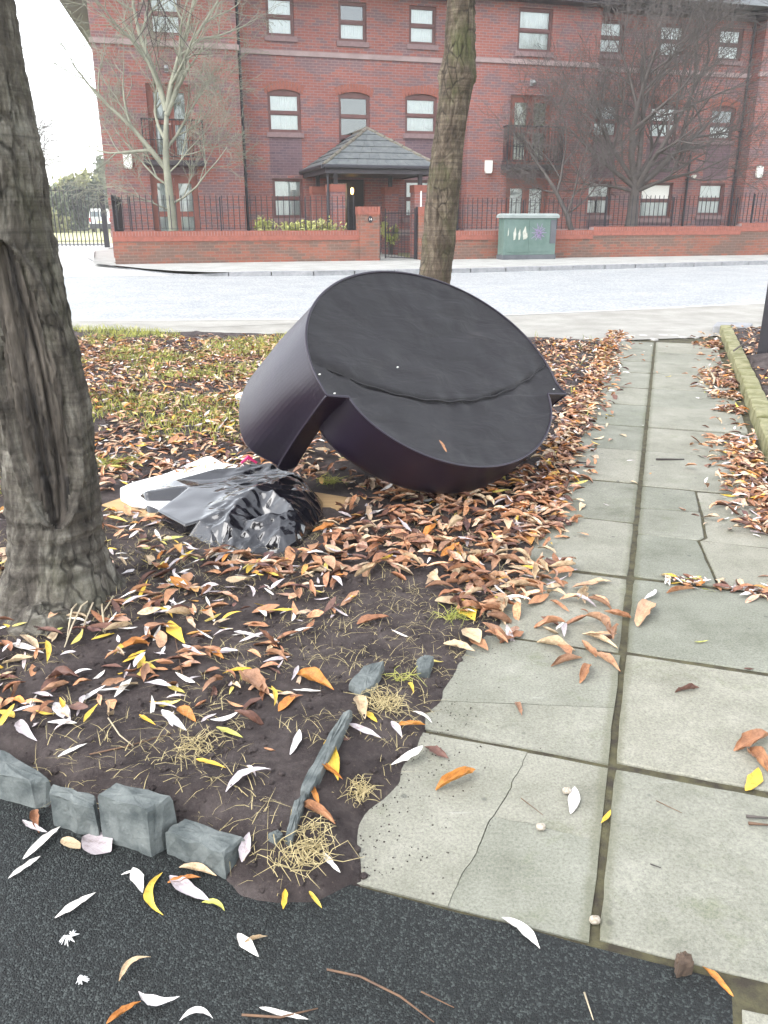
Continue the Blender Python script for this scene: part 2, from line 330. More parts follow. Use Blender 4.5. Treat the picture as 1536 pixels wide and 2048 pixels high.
def cloth_mat():
    n = NT('black base cloth'); v = n.coord((1, 1, 1))
    a = n.ramp(n.noise(v, 4, 6, 0.7), [(0.3, (0.0065, 0.0056, 0.0072)), (0.7, (0.0115, 0.0102, 0.0128))])
    d = n.ramp(n.noise(v, 6, 8, 0.78), [(0.52, 0.0), (0.72, 0.55)]); a = n.mix(d, a, (0.035, 0.031, 0.031))
    n.base(a); b1 = n.bump(n.noise(v, 300, 3, 0.6), 0.35, 0.001); n.bump(n.noise(n.coord((1, 2.6, 1), rot=(0, 0, 0.4)), 4, 4, 0.5, 0.6), 0.55, 0.03, b1)
    m = n.set(Roughness=0.62, Specular_IOR_Level=0.38, Sheen_Weight=0.03, Sheen_Roughness=0.5); return m
m_cloth = cloth_mat()
def leather_mat():
    n = NT('dark purple leatherette'); v = n.coord((1, 1, 1))
    a = n.ramp(n.noise(v, 3.5, 6, 0.7), [(0.3, (0.007, 0.0035, 0.0115)), (0.7, (0.013, 0.007, 0.020))])
    sc = n.ramp(n.noise(n.coord((3, 1, 9)), 2.4, 5, 0.7), [(0.76, 0.0), (0.8, 0.25)]); a = n.mix(sc, a, (0.07, 0.065, 0.08))
    n.base(a); b1 = n.bump(n.noise(v, 190, 4, 0.6), 0.4, 0.0015); n.bump(n.noise(n.coord((1, 1, 1)), 5, 3, 0.5, 0.3), 0.25, 0.012, b1); return n.set(Roughness=0.42, Specular_IOR_Level=0.55)
m_leather = leather_mat()
m_bag = M('black bin bag plastic', (0.005, 0.005, 0.007), (0.008, 0.008, 0.011), 6, 0.13, 0.10, 30, 0.004, spec=0.55)
m_bag.node_tree.nodes['Principled BSDF'].inputs['Coat Weight'].default_value = 0.5; m_bag.node_tree.nodes['Principled BSDF'].inputs['Coat Roughness'].default_value = 0.08; m_bag.node_tree.nodes['Principled BSDF'].inputs['Coat IOR'].default_value = 1.6
m_poly = M('white polystyrene', (0.80, 0.80, 0.79), (0.72, 0.71, 0.70), 5, 0.8, 0.2, 120)
m_card = M('brown cardboard', (0.44, 0.29, 0.14), (0.36, 0.23, 0.11), 4, 0.85, 0.2, 90, stretch=(1, 8, 1))

# ------------------------------------------------------------------ the setting: ground, road, pavements
def struct(name, mb, m, label=None, **k):
    o = mb.build(name, m, None, **k); o['kind'] = 'structure'
    if label: o['label'] = label
    return o
o = MB(); o.quad((-900, -300, -0.12), (900, -300, -0.12), (900, 1500, -0.12), (-900, 1500, -0.12))
m_ground = M('rough grass ground', (0.16, 0.17, 0.07), (0.26, 0.25, 0.12), 0.8, 0.95, 0.5, 8, 0.05)
struct('ground', o, m_ground)
KB = [np.array(G(x, y)[:2]) for x, y in ((420, 553), (640, 551.5), (900, 546.5), (1200, 538.5), (1536, 529))]
eR = (KB[-1] - KB[-2]) / np.linalg.norm(KB[-1] - KB[-2]); KB.append(KB[-1] + eR * 40)
CORNER = [np.array(G(x, y)[:2]) for x, y in ((172, 512), (176, 518), (192, 527), (225, 535), (290, 544), (350, 549.5))]
KL = CORNER + KB
NEARL = [np.array(G(x, y)[:2]) for x, y in ((-1400, 650), (150, 643), (600, 640), (1000, 633), (1521, 608))]
eN = (NEARL[-1] - NEARL[-2]) / np.linalg.norm(NEARL[-1] - NEARL[-2]); NEARL.append(NEARL[-1] + eN * 40)
mb = MB(); poly = [tuple(p) for p in NEARL] + [tuple(p) for p in reversed(KB)] + [(-5.2, 19.0), (-60, 9.0 + 6)]
mb.v = [(p[0], p[1], 0.0) for p in poly]; mb.f = [tuple(range(len(poly)))]
# road as a fan-free strip: two rails resampled
def rail(pts, n):
    d = np.r_[0, np.cumsum([np.linalg.norm(pts[i + 1] - pts[i]) for i in range(len(pts) - 1)])]
    return [np.array([np.interp(t, d, [p[k] for p in pts]) for k in (0, 1)]) for t in np.linspace(0, d[-1], n)]
fo_ = np.array([(-60., 17.5), (-8., 18.6)] + [tuple(p) for p in KL[4:]]); ne_ = np.array([(-60., 9.6)] + [tuple(p) for p in NEARL]); xs_ = np.linspace(-45, 40, 171)
mb = MB(); mb.grid([(x, np.interp(x, ne_[:, 0], ne_[:, 1]), 0.0) for x in xs_] + [(x, np.interp(x, fo_[:, 0], fo_[:, 1]) + 0.3, 0.0) for x in xs_], 2, 171)
struct('road', mb, m_road)
# side road / drive leading to the gate, left of the building
DR = [G(-260, 560)[:2], np.array(KL[5]) + (0.0, -0.3), KL[3], KL[1], KL[0], G(196, 503)[:2], G(226, 495)[:2], G(232, 474)[:2], G(60, 476)[:2], G(-200, 500)[:2]]
mb = MB(); mb.v = [(p[0], p[1], 0.004) for p in DR]; mb.f = [tuple(range(len(DR)))]
struct('driveway', mb, M('pale drive concrete', (0.42, 0.42, 0.40), (0.50, 0.50, 0.48), 0.8, 0.85, 0.2, 30))
# a yellowish verge behind the gate
GV = [G(x, y)[:2] for x, y in ((-260, 489), (245, 487), (252, 466), (-260, 467))]
mb = MB(); mb.v = [(p[0], p[1], 0.02) for p in GV]; mb.f = [(0, 1, 2, 3)]
struct('grass_verge', mb, M('pale autumn grass', (0.42, 0.41, 0.20), (0.52, 0.50, 0.28), 0.6, 0.95, 0.4, 10))
# pale concrete edge strip on this side of the road, with a worn white line
VE = [np.array(G(x, y)[:2]) for x, y in ((-1400, 664), (140, 664), (600, 672), (1000, 676), (1210, 676), (1420, 668), (1600, 640))]
VE.append(VE[-1] + np.array([12.0, 4.5]))
ra = rail(VE, 60); rb = rail(NEARL, 60)
mb = MB(); mb.grid([(p[0], p[1] - 0.25, 0.006) for p in ra] + [(p[0], p[1], 0.006) for p in rb], 2, 60)
struct('footway_strip', mb, m_conc)
mb = MB(); mb.grid([(p[0], p[1], 0.011) for p in rb] + [(p[0] + (0.004), p[1] + 0.055, 0.011) for p in rb], 2, 60)
struct('edge_line', mb, m_line)
# far pavement behind the kerb
WA = R(15.5); WE = np.array([math.cos(WA), math.sin(WA)]); WN = np.array([-math.sin(WA), math.cos(WA)]); WO = G(475, 524, 0.1)[:2]
def W2(u, k): return WO + WE * u + WN * k
PAV = 0.09
edge = rail(KL, 300)
bk = rail([G(190, 505)[:2], W2(-3.6, 0.6)] + [W2(u, 0.6) for u in (-3, 10, 30, 60)], 300)
mb = MB(); mb.grid([(p[0], p[1], PAV if i > 50 else 0.02 + 0.07 * i / 50) for i, p in enumerate(edge)] + [(p[0], p[1], PAV) for p in bk], 2, 300)
pv = struct('far_pavement', mb, m_pave)
mb = MB(); pp = [G(x, y)[:2] for x, y in ((178, 514), (196, 503), (232, 499), (236, 527), (215, 533), (190, 526))]; mb.v = [(p[0], p[1], 0.05) for p in pp]; mb.f = [tuple(range(6))]; struct('corner_pavement', mb, m_pave)
# kerb stones, one by one
kerb_root = bpy.data.objects.new('far_kerb', None); C.objects.link(kerb_root); kerb_root['kind'] = 'structure'; kerb_root['label'] = 'grey granite kerb along the far side of the road'
d = np.r_[0, np.cumsum([np.linalg.norm(KL[i + 1] - KL[i]) for i in range(len(KL) - 1)])]
KP = lambda t: np.array([np.interp(t, d, [p[k] for p in KL]) for k in (0, 1)])
t = 0.02; drop = d[6]
while t < min(d[-1], 34):
    L = 0.92 if t > drop - 1 else 0.6
    a, b = KP(t), KP(min(t + L, d[-1])); e = (b - a) / (np.linalg.norm(b - a) + 1e-9); nn = np.array([-e[1], e[0]])
    h = lambda q: 0.025 + 0.075 * min(1, max(0, (q - drop + 0.4) / 1.0))
    g = 0.008 + 0.006 * random.random(); q0 = a + e * g; q1 = b - e * g; dz = random.uniform(-0.006, 0.006)
    pl = [q0, q1, q1 + nn * 0.14, q0 + nn * 0.14]
    mb = MB(); mb.prism(pl, -0.05, 0, [h(t) + dz, h(t + L) + dz, h(t + L) + dz, h(t) + dz]); mb.build('kerb_stone', m_kerb, kerb_root, bevel=0.008)
    t += L

# ---- near ground: soil relief
SOIL = GP([(-1700, 1480), (-200, 1540), (0, 1555), (100, 1605), (200, 1640), (330, 1690), (440, 1728), (490, 1782), (560, 1802), (640, 1792), (738, 1776),
           (724, 1677), (738, 1630), (782, 1560), (852, 1458), (885, 1372), (945, 1288), (1000, 1240), (1020, 1170), (1070, 1080), (1105, 1000), (1150, 900), (1188, 800), (1203, 740), (1212, 700), (1218, 684),
           (1000, 674), (600, 670), (140, 660), (-1700, 660)])
def soil_z(x, y):
    sd = sdist(SOIL, x, y) + fbm(x, y, 7, 3) * 0.07
    rise = np.clip(sd / 0.09, -1, 1)
    z = np.where(rise > 0, 0.006 + 0.022 * rise, 0.006 + rise * 0.09)
    near = np.clip((2.0 - y) / 0.6, 0, 1)                       # bank behind the setts
    wl = np.clip((0.15 - x) / 0.5, 0, 1)
    z = z + np.where(sd > 0, near * wl * 0.055 * np.clip(sd / 0.12, 0, 1), 0)
    tr = np.hypot(x + 1.06, y - 2.5); z = z + np.where(sd > 0, 0.05 * np.exp(-(tr / 0.4) ** 2), 0)
    return z + np.where(sd > 0.0, (fbm(x, y, 4, 5) * 0.045 + np.abs(fbm(x, y, 15, 3)) * 0.03 - 0.004) * np.clip(sd / 0.1, 0, 1), 0)
KT = 0.645                                                        # right kerb, path side
def ground_z(x, y):
    x = np.asarray(x, float); y = np.asarray(y, float); s, t = toP(x, y)
    z = np.maximum(soil_z(x, y), 0.001)
    kb = KT - 0.04 + 0.008 * s
    z = np.where((t > kb) & (t < kb + 0.13) & (s > 2.2) & (s < 8.9), 0.085, z)
    z = np.where((t >= kb + 0.13) & (s > 1.5), 0.075 + fbm(x, y, 3, 4) * 0.04, z)
    return z
def terrain(name, x0, x1, y0, y1, st, fn, m):
    xs = np.arange(x0, x1 + st / 2, st); ys = np.arange(y0, y1 + st / 2, st); X, Y = np.meshgrid(xs, ys)
    Z = fn(X, Y); nx = len(xs); ny = len(ys); I = np.arange(nx * ny).reshape(ny, nx)
    F = np.stack([I[:-1, :-1], I[:-1, 1:], I[1:, 1:], I[1:, :-1]], -1).reshape(-1, 4)
    keep = (Z.ravel()[F] > -0.07).any(1); F = F[keep]
    me = npmesh(name, np.stack([X, Y, Z], -1).reshape(-1, 3), F)
    o = link(name, me, m, None, True); o['kind'] = 'structure'; return o
terrain('soil_bed', -2.4, 1.4, 1.0, 3.4, 0.016, soil_z, m_soil)
terrain('verge', -7.0, 3.2, 3.36, 9.9, 0.045, lambda x, y: soil_z(x, y) - 0.002, m_soil)
# right-hand bed behind the mossy kerb
def bedR(x, y):
    s, t = toP(x, y); kb = KT - 0.04 + 0.008 * s
    z = 0.075 + fbm(x, y, 3, 4) * 0.04 + 0.10 * np.exp(-((s - 6.3) ** 2 + (t - 1.0) ** 2) / 0.10)
    return np.where((t > kb + 0.10) & (s > 1.5) & (s < 8.85), z, -0.2)
terrain('planting_bed', 1.0, 8.0, 2.2, 11.0, 0.05, bedR, m_soil)

# ---- slab path
path = bpy.data.objects.new('slab_path', None); C.objects.link(path); path['kind'] = 'structure'; path['label'] = 'footpath of square concrete slabs running to the road'
mb = MB(); pl = [P(-0.65, 0.22), P(-0.65, 1.4), P(9.1, 1.0), P(9.0, -0.75), P(-0.0, -0.62), P(0, 0.22)]
mb.v = [(p[0], p[1], -0.005) for p in pl]; mb.f = [tuple(range(len(pl)))]; mb.build('path_bed', m_joint, path)
def slab(pts, z=0.0, tilt=(0, 0)):
    """irregular slab with worn, slightly wavy edges; pts in path frame"""
    out = []; n = len(pts); c = np.mean(pts, 0)
    for i in range(n):
        a = np.array(pts[i]); b = np.array(pts[(i + 1) % n]); L = np.linalg.norm(b - a); k = max(2, int(L / 0.05))
        for j in range(k):
            q = a + (b - a) * j / k; inw = (c - q) / np.linalg.norm(c - q)
            out.append(q + inw * (0.001 + 0.0035 * random.random() + (0.004 if j == 0 else 0)))
    mb = MB(); w = [P(*q) for q in out]; zt = [z + tilt[0] * (q[0] - c[0]) + tilt[1] * (q[1] - c[1]) for q in out]
    me = mb.prism(w, -0.06, 0, zt).mesh('slab')
    bm = bmesh.new(); bm.from_mesh(me); bm.edges.ensure_lookup_table()
    top = [e for e in bm.edges if all(v.co.z > -0.03 for v in e.verts)]
    bmesh.ops.bevel(bm, geom=top, offset=0.0035, segments=1, affect='EDGES'); bm.to_mesh(me); bm.free()
    return link('slab', me, m_slab, path)
rt = lambda: (random.uniform(-0.006, 0.006), random.uniform(-0.006, 0.006))
j = 0.008; LC = [0.0, 0.54, 1.10, 1.69, 2.28, 2.86, 3.49, 4.07, 4.72, 5.36, 6.03, 6.62, 7.2, 7.92]
g0 = 0.006; FG = 0.010
def rect(s0, s1, t0, t1): return [(s0 + j / 2, t0 + j / 2), (s1 - j / 2, t0 + j / 2), (s1 - j / 2, t1 - j / 2), (s0 + j / 2, t1 - j / 2)]
# left column; the three nearest are cracked
def jag(a, b, n, amp, sd):
    r = random.Random(sd); a = np.array(a); b = np.array(b); nn = np.array([-(b - a)[1], (b - a)[0]]); nn = nn / np.linalg.norm(nn); w = 0; o = []
    for i in range(1, n): w = 0.6 * w + r.uniform(-amp, amp); o.append(tuple(a + (b - a) * i / n + nn * w))
    return [tuple(a)] + o
def straight(a, b): return jag(a, b, max(2, int(np.hypot(a[0] - b[0], a[1] - b[1]) / 0.05)), 0.0018, int(a[0] * 997 + b[1] * 131))
def cracked(pts, z, tl, gap=0.0012):
    c = np.mean(pts, 0); q = [np.array(p) + (c - np.array(p)) / np.linalg.norm(c - np.array(p)) * gap for p in pts]
    me = MB().prism([P(*p) for p in q], -0.06, 0, [z + tl[0] * (p[0] - c[0]) + tl[1] * (p[1] - c[1]) for p in q]).mesh('slab'); return link('slab', me, m_slab, path)
c1 = jag((0.004, -0.272), (0.283, -0.236), 16, 0.0028, 4); c1b = jag((0.283, -0.236), (0.535, -0.200), 14, 0.0028, 5); c2 = jag((0.283, -0.236), (0.278, -0.006), 15, 0.003, 6)
cracked([(0.004, -0.56)] + straight((0.004, -0.56), (0.535, -0.56))[1:] + [(0.535, -0.56)] + straight((0.535, -0.56), (0.535, -0.2))[1:] + [(0.535, -0.2)] + c1b[:0:-1] + [(0.283, -0.236)] + c1[:0:-1] + [c1[0]], 0.0, (0, 0))
cracked(c1 + c2 + [(0.278, -0.006)] + straight((0.278, -0.006), (0.004, -0.006))[1:] + [(0.004, -0.006)], -0.001, (0, 0.002))
cracked(c1b + [(0.535, -0.2)] + straight((0.535, -0.2), (0.535, -0.006))[1:] + [(0.535, -0.006), (0.278, -0.006)] + c2[:0:-1], -0.0018, (0, -0.002))
c3 = jag((0.663, -0.56), (0.801, -0.006), 30, 0.0012, 8)
cracked([(0.548, -0.56)] + c3 + [(0.801, -0.006)] + straight((0.801, -0.006), (0.548, -0.006))[1:] + [(0.548, -0.006)] + straight((0.548, -0.006), (0.548, -0.56))[1:], 0.0, (0, 0), 0.0016)
cracked(c3 + [(0.801, -0.006)] + straight((0.801, -0.006), (1.095, -0.006))[1:] + [(1.095, -0.006)] + straight((1.095, -0.006), (1.095, -0.56))[1:] + [(1.095, -0.56)], 0.001, (0, 0), 0.0016)
for a, b in zip(LC[2:-1], LC[3:]): slab(rect(a + FG, b, -0.57, -0.004), random.uniform(-0.004, 0.003), rt())
# right column
RC = [0.0, 0.545, 1.115, 1.70, 2.16, 2.83, 3.49, 4.07, 4.72, 5.36, 6.03, 6.62, 7.2, 7.92]
for i, (a, b) in enumerate(zip(RC[:-1], RC[1:])):
    ga = 0.010 if i < 3 else 0.0
    if i == 4:
        slab([(a + 0.004, 0.008), (2.49, 0.008), (2.52, 0.268), (2.2, 0.275), (a + 0.004, 0.25)], 0.0, rt())
        slab([(a + 0.004, 0.256), (2.2, 0.281), (2.52, 0.274), (b - 0.004, 0.262), (b - 0.004, 0.60), (a + 0.004, 0.60)], -0.003, rt())
        slab([(2.497, 0.008), (b - 0.004, 0.008), (b - 0.004, 0.256), (2.527, 0.266)], 0.001, rt()); continue
    if i == 3:
        slab([(a + 0.008, 0.008), (b - 0.004, 0.008), (b - 0.004, 0.246), (a + 0.008, 0.30)], 0.002, rt())
        slab([(a + 0.008, 0.306), (b - 0.004, 0.252), (b - 0.004, 0.60), (a + 0.008, 0.60)], 0.0, rt()); continue
    slab(rect(a + max(ga, FG), b - ga * 0.3, 0.004, 0.60), random.uniform(-0.003, 0.004), rt())
for i, (a, b) in enumerate(zip(RC[:4], RC[1:5])): slab(rect(a + 0.008, b, 0.615, 1.2), 0.0, rt())
slab([(-0.62, 0.245), (-0.05, 0.245), (-0.035, 0.8), (-0.62, 0.8)], 0.002)
# worn pale cobbles where the path meets the road strip
for i in range(9):
    x = 1222 + i * 21 + random.uniform(-4, 4); y = 677 + random.uniform(-5, 4) - i * 0.4; p = G(x, y)
    mb = MB(); k = 7; pl = [(p[0] + 0.06 * random.uniform(0.7, 1.1) * math.cos(6.283 * q / k), p[1] + 0.07 * random.uniform(0.7, 1.1) * math.sin(6.283 * q / k)) for q in range(k)]
    tag(mb.prism(pl, -0.05, 0.010).build('cobble', M('pale cobble', (0.30, 0.29, 0.27), (0.42, 0.40, 0.37), 14, 0.8, 0.4) if i == 0 else bpy.data.materials['pale cobble'], None, bevel=0.012), 'worn pale cobble in the row at the far end of the slab path', 'cobble', 'cobbles at the end of the path')
# tarmac path in front
mb = MB(); pl = [P(0.0, 0.22), P(-0.035, 0.22), P(-1.6, 0.22), P(-2.4, -3.5), P(0.9, -3.6), P(0.95, -0.64), P(-0.0, -0.60)]
edgeP = []
for k in range(33):
    tt = 0.22 - k * 0.82 / 32; edgeP.append(P(-0.004 + 0.008 * (vnoise(tt * 9, 0, 1.0) - 0.5) + (0.02 * max(0, -0.42 - tt)), tt))
pl = edgeP + [P(0.95, -0.64), P(0.9, -3.6), P(-2.4, -3.6), P(-2.4, 1.6), P(-0.66, 1.6), P(-0.64, 0.215), P(-0.03, 0.235)]
mb.v = [(p[0], p[1], 0.001 if i < 33 else -0.005) for i, p in enumerate(pl)]; mb.f = [tuple(range(len(pl)))]
struct('tarmac_path', mb, m_tarmac)
# mossy kerb stones along the right of the path
kr = bpy.data.objects.new('mossy_kerb', None); C.objects.link(kr); kr['kind'] = 'structure'; kr['label'] = 'mossy yellow green kerb along the right edge of the slab path'
s = 1.6
while s < 8.7:
    L = 0.88; a = s; b = min(s + L - 0.015, 8.85); ta = KT - 0.04 + 0.008 * a; tb = KT - 0.04 + 0.008 * b; mb = MB(); w = 0.115
    pr = []; ns = 8
    for i in range(ns + 1):
        q = a + (b - a) * i / ns; tq = ta + (tb - ta) * i / ns; wob = 0.006 * random.uniform(-1, 1); hz = 0.092 + 0.006 * random.uniform(-1, 1) - 0.02 * (i in (0, ns)) * random.random()
        for (dt, z) in ((0, -0.05), (0.001 + wob * .6, hz * 0.5), (0.003 + wob * .6, hz * 0.92), (0.012, hz), (w - 0.01, hz + 0.002), (w, hz * 0.92), (w, -0.05)):
            p = P(q, tq + dt); pr.append((p[0], p[1], z))
    mb.grid(pr, ns + 1, 7); n0 = 0; mb.f.append(tuple(range(7))); mb.f.append(tuple(range(ns * 7 + 6, ns * 7 - 1, -1)))
    mb.build('kerb_stone', m_mosskerb, kr, smooth=False, fix=True); s += L
mb = MB(); p = G(1422, 668); mb.prism([P(8.86, 0.60), P(8.86, 0.98), P(9.25, 1.05), P(9.25, 0.66)], -0.03, 0.085); mb.build('kerb_stone', m_kerb, kr, bevel=0.02)

# ------------------------------------------------------------------ apartment building (frame: x along the front, y away from the road)
BL = (float(WO[0]), float(WO[1]), 0.0)
bld = thing('apartment_building', 'three storey red brick apartment block with brown windows across the road', 'building', BL, WA)
KA, KC = 4.3, 4.8          # projecting bays, recessed lengths
ZB, ZE = -0.1, 7.55
openings = {}               # bay -> list of openings
wins = []
def win(bay, k, u0, u1, z0, z1, arch=0.0, panes=2, cur=None, sill=True, split=0.5): wins.append((bay, k, u0, u1, z0, z1, arch, panes, cur, sill, split)); openings.setdefault(bay, []).append((u0, u1, z0, z1))
doors = []
def dr(bay, k, u0, u1, z0, z1, style, cur): doors.append((k, u0, u1, z0, z1, style, cur)); openings.setdefault(bay, []).append((u0, u1, z0, z1))
# recess between the left bay and the middle bay
win(1, KC, 1.72, 2.54, 6.20, 7.22); win(1, KC, 3.88, 4.74, 6.16, 7.20, cur='half'); win(1, KC, 6.08, 6.95, 6.18, 7.22)
win(1, KC, 1.66, 2.66, 3.62, 4.80, 0.10); win(1, KC, 3.84, 4.83, 2.95, 4.80, 0.10, 3, 'none', False); win(1, KC, 5.98, 7.04, 3.68, 4.82, 0.10)
win(1, KC, 1.70, 2.66, 1.16, 2.32); win(1, KC, 5.98, 7.02, 1.16, 2.32)
win(0, KA, -1.60, -0.72, 5.98, 7.05, sill=False); dr(0, KA, -1.86, -0.62, 2.72, 4.76, 'balcony', 'net'); dr(0, KA, -1.96, -0.60, 0.25, 2.36, 'white', 'net')
win(2, KA, 9.46, 10.62, 6.06, 7.25); dr(2, KA, 9.32, 10.80, 2.76, 4.84, 'balcony', 'cream'); dr(2, KA, 9.30, 10.82, 0.25, 2.36, 'low', 'net')
for u in ((12.46, 13.42), (14.74, 15.72), (17.02, 17.96)): win(3, KC, u[0], u[1], 6.20, 7.18)
for u in ((12.56, 13.52), (14.70, 15.78), (17.08, 18.06)): win(3, KC, u[0], u[1], 3.72, 4.82, 0.09, cur='dim' if u[0] != 14.70 else None)
win(3, KC, 12.48, 13.46, 1.24, 2.34, cur='split'); win(3, KC, 14.62, 15.90, 1.14, 2.32, cur='blind'); win(3, KC, 16.98, 18.02, 1.24, 2.32)
win(4, KA, 20.2, 21.4, 6.1, 7.2); win(4, KA, 20.2, 21.4, 3.7, 4.8, 0.09); win(4, KA, 20.2, 21.4, 1.2, 2.3)
bays = [(-3.2, 0.78, KA), (0.78, 7.92, KC), (7.92, 12.32, KA), (12.32, 18.45, KC), (18.45, 24.5, KA)]
REV = 0.11
for i, (u0, u1, k) in enumerate(bays):
    ops = openings.get(i, []); mb = MB()
    us = sorted({u0, u1} | {o[0] for o in ops} | {o[1] for o in ops}); zs = sorted({ZB, ZE} | {o[2] for o in ops} | {o[3] for o in ops})
    for a, b in zip(us[:-1], us[1:]):
        for c, d2 in zip(zs[:-1], zs[1:]):
            cu, cz = (a + b) / 2, (c + d2) / 2
            if any(o[0] < cu < o[1] and o[2] < cz < o[3] for o in ops): continue
            mb.quad((a, k, c), (b, k, c), (b, k, d2), (a, k, d2))
    for a, b, c, d2 in ops:
        y2 = k + REV + 0.10
        mb.quad((a, k, c), (a, k, d2), (a, y2, d2), (a, y2, c)); mb.quad((b, k, c), (b, y2, c), (b, y2, d2), (b, k, d2))
        mb.quad((a, k, d2), (b, k, d2), (b, y2, d2), (a, y2, d2)); mb.quad((a, k, c), (a, y2, c), (b, y2, c), (b, k, c))
    if k == KA:      # returns of the projecting bays
        mb.quad((u0, KA, ZB), (u0, KA, ZE), (u0, 13, ZE), (u0, 13, ZB)) if i == 0 else mb.quad((u0, KA, ZB), (u0, KA, ZE), (u0, KC, ZE), (u0, KC, ZB))
        mb.quad((u1, KA, ZB), (u1, KC if i < 4 else 13, ZB), (u1, KC if i < 4 else 13, ZE), (u1, KA, ZE))
    if i == 1: mb.quad((-3.2, 13, ZB), (24.5, 13, ZB), (24.5, 13, ZE), (-3.2, 13, ZE))
    mb.build('wall', m_brick, bld)
    # stone string course and plinth
    for z0, z1, pr, m, nm in ((5.70, 5.83, 0.05, m_stone, 'string_course'), (0.62, 0.80, 0.03, m_stone, 'plinth')):
        mb = MB(); segs = [(u0 - (pr if k == KA else -0.002), u1 + (pr if k == KA else -0.002))]
        if nm == 'plinth':
            cut = [(o[0], o[1]) for o in ops if o[2] < 0.7]
            for c0, c1 in cut: segs = [s2 for a, b in segs for s2 in ((a, c0), (c1, b)) if s2[1] > s2[0]]
        for a, b in segs: mb.box(a, b, k - pr, k + 0.05, z0, z1)
        mb.build(nm, m, bld)
mb = MB()
mb.box(-3.1, 24.4, 5.9, 5.95, ZB, ZE); mb.box(-3.1, 24.4, 4.95, 5.9, 2.45, 2.62); mb.box(-3.1, 24.4, 4.95, 5.9, 5.0, 5.4); mb.build('dark_backing', m_dark, bld)  # backing box added behind the windows against sky leaks; room darkness painted near black
# dark brick panels under and between windows
mb0 = []
for (u0, u1, z0, z1, k) in ((1.66, 2.66, 2.42, 3.50, KC), (5.98, 7.04, 2.42, 3.56, KC), (-1.92, -0.60, 2.40, 2.70, KA), (9.30, 10.80, 2.40, 2.74, KA),
                            (12.54, 13.50, 2.44, 3.60, KC), (14.68, 15.80, 2.42, 3.60, KC), (17.04, 18.04, 2.42, 3.60, KC), (12.50, 13.46, 0.82, 1.12, KC), (14.64, 15.88, 0.82, 1.02, KC), (17.0, 18.0, 0.82, 1.12, KC)):
    MB().box(u0, u1, k - 0.004, k + 0.05, z0, z1).build('spandrel_panel', m_blue, bld)
def curtain(u0, u1, z0, z1, y, m, parent, pleat=0.07, amp=0.02):
    n = max(8, int((u1 - u0) / 0.02)); V = []
    for z in (z0, z1):
        for q in range(n):
            u = u0 + (u1 - u0) * q / (n - 1); V.append((u, y + amp * math.sin(6.283 * u / pleat + 1.5 * math.sin(u * 7)) , z))
    return MB().grid(V, 2, n).build('curtain', m, parent, smooth=True)
def frame_rect(mb, u0, u1, z0, z1, y0, y1, w):
    mb.box(u0, u1, y0, y1, z0, z0 + w); mb.box(u0, u1, y0, y1, z1 - w, z1)
    mb.box(u0, u0 + w, y0, y1, z0 + w, z1 - w); mb.box(u1 - w, u1, y0, y1, z0 + w, z1 - w)
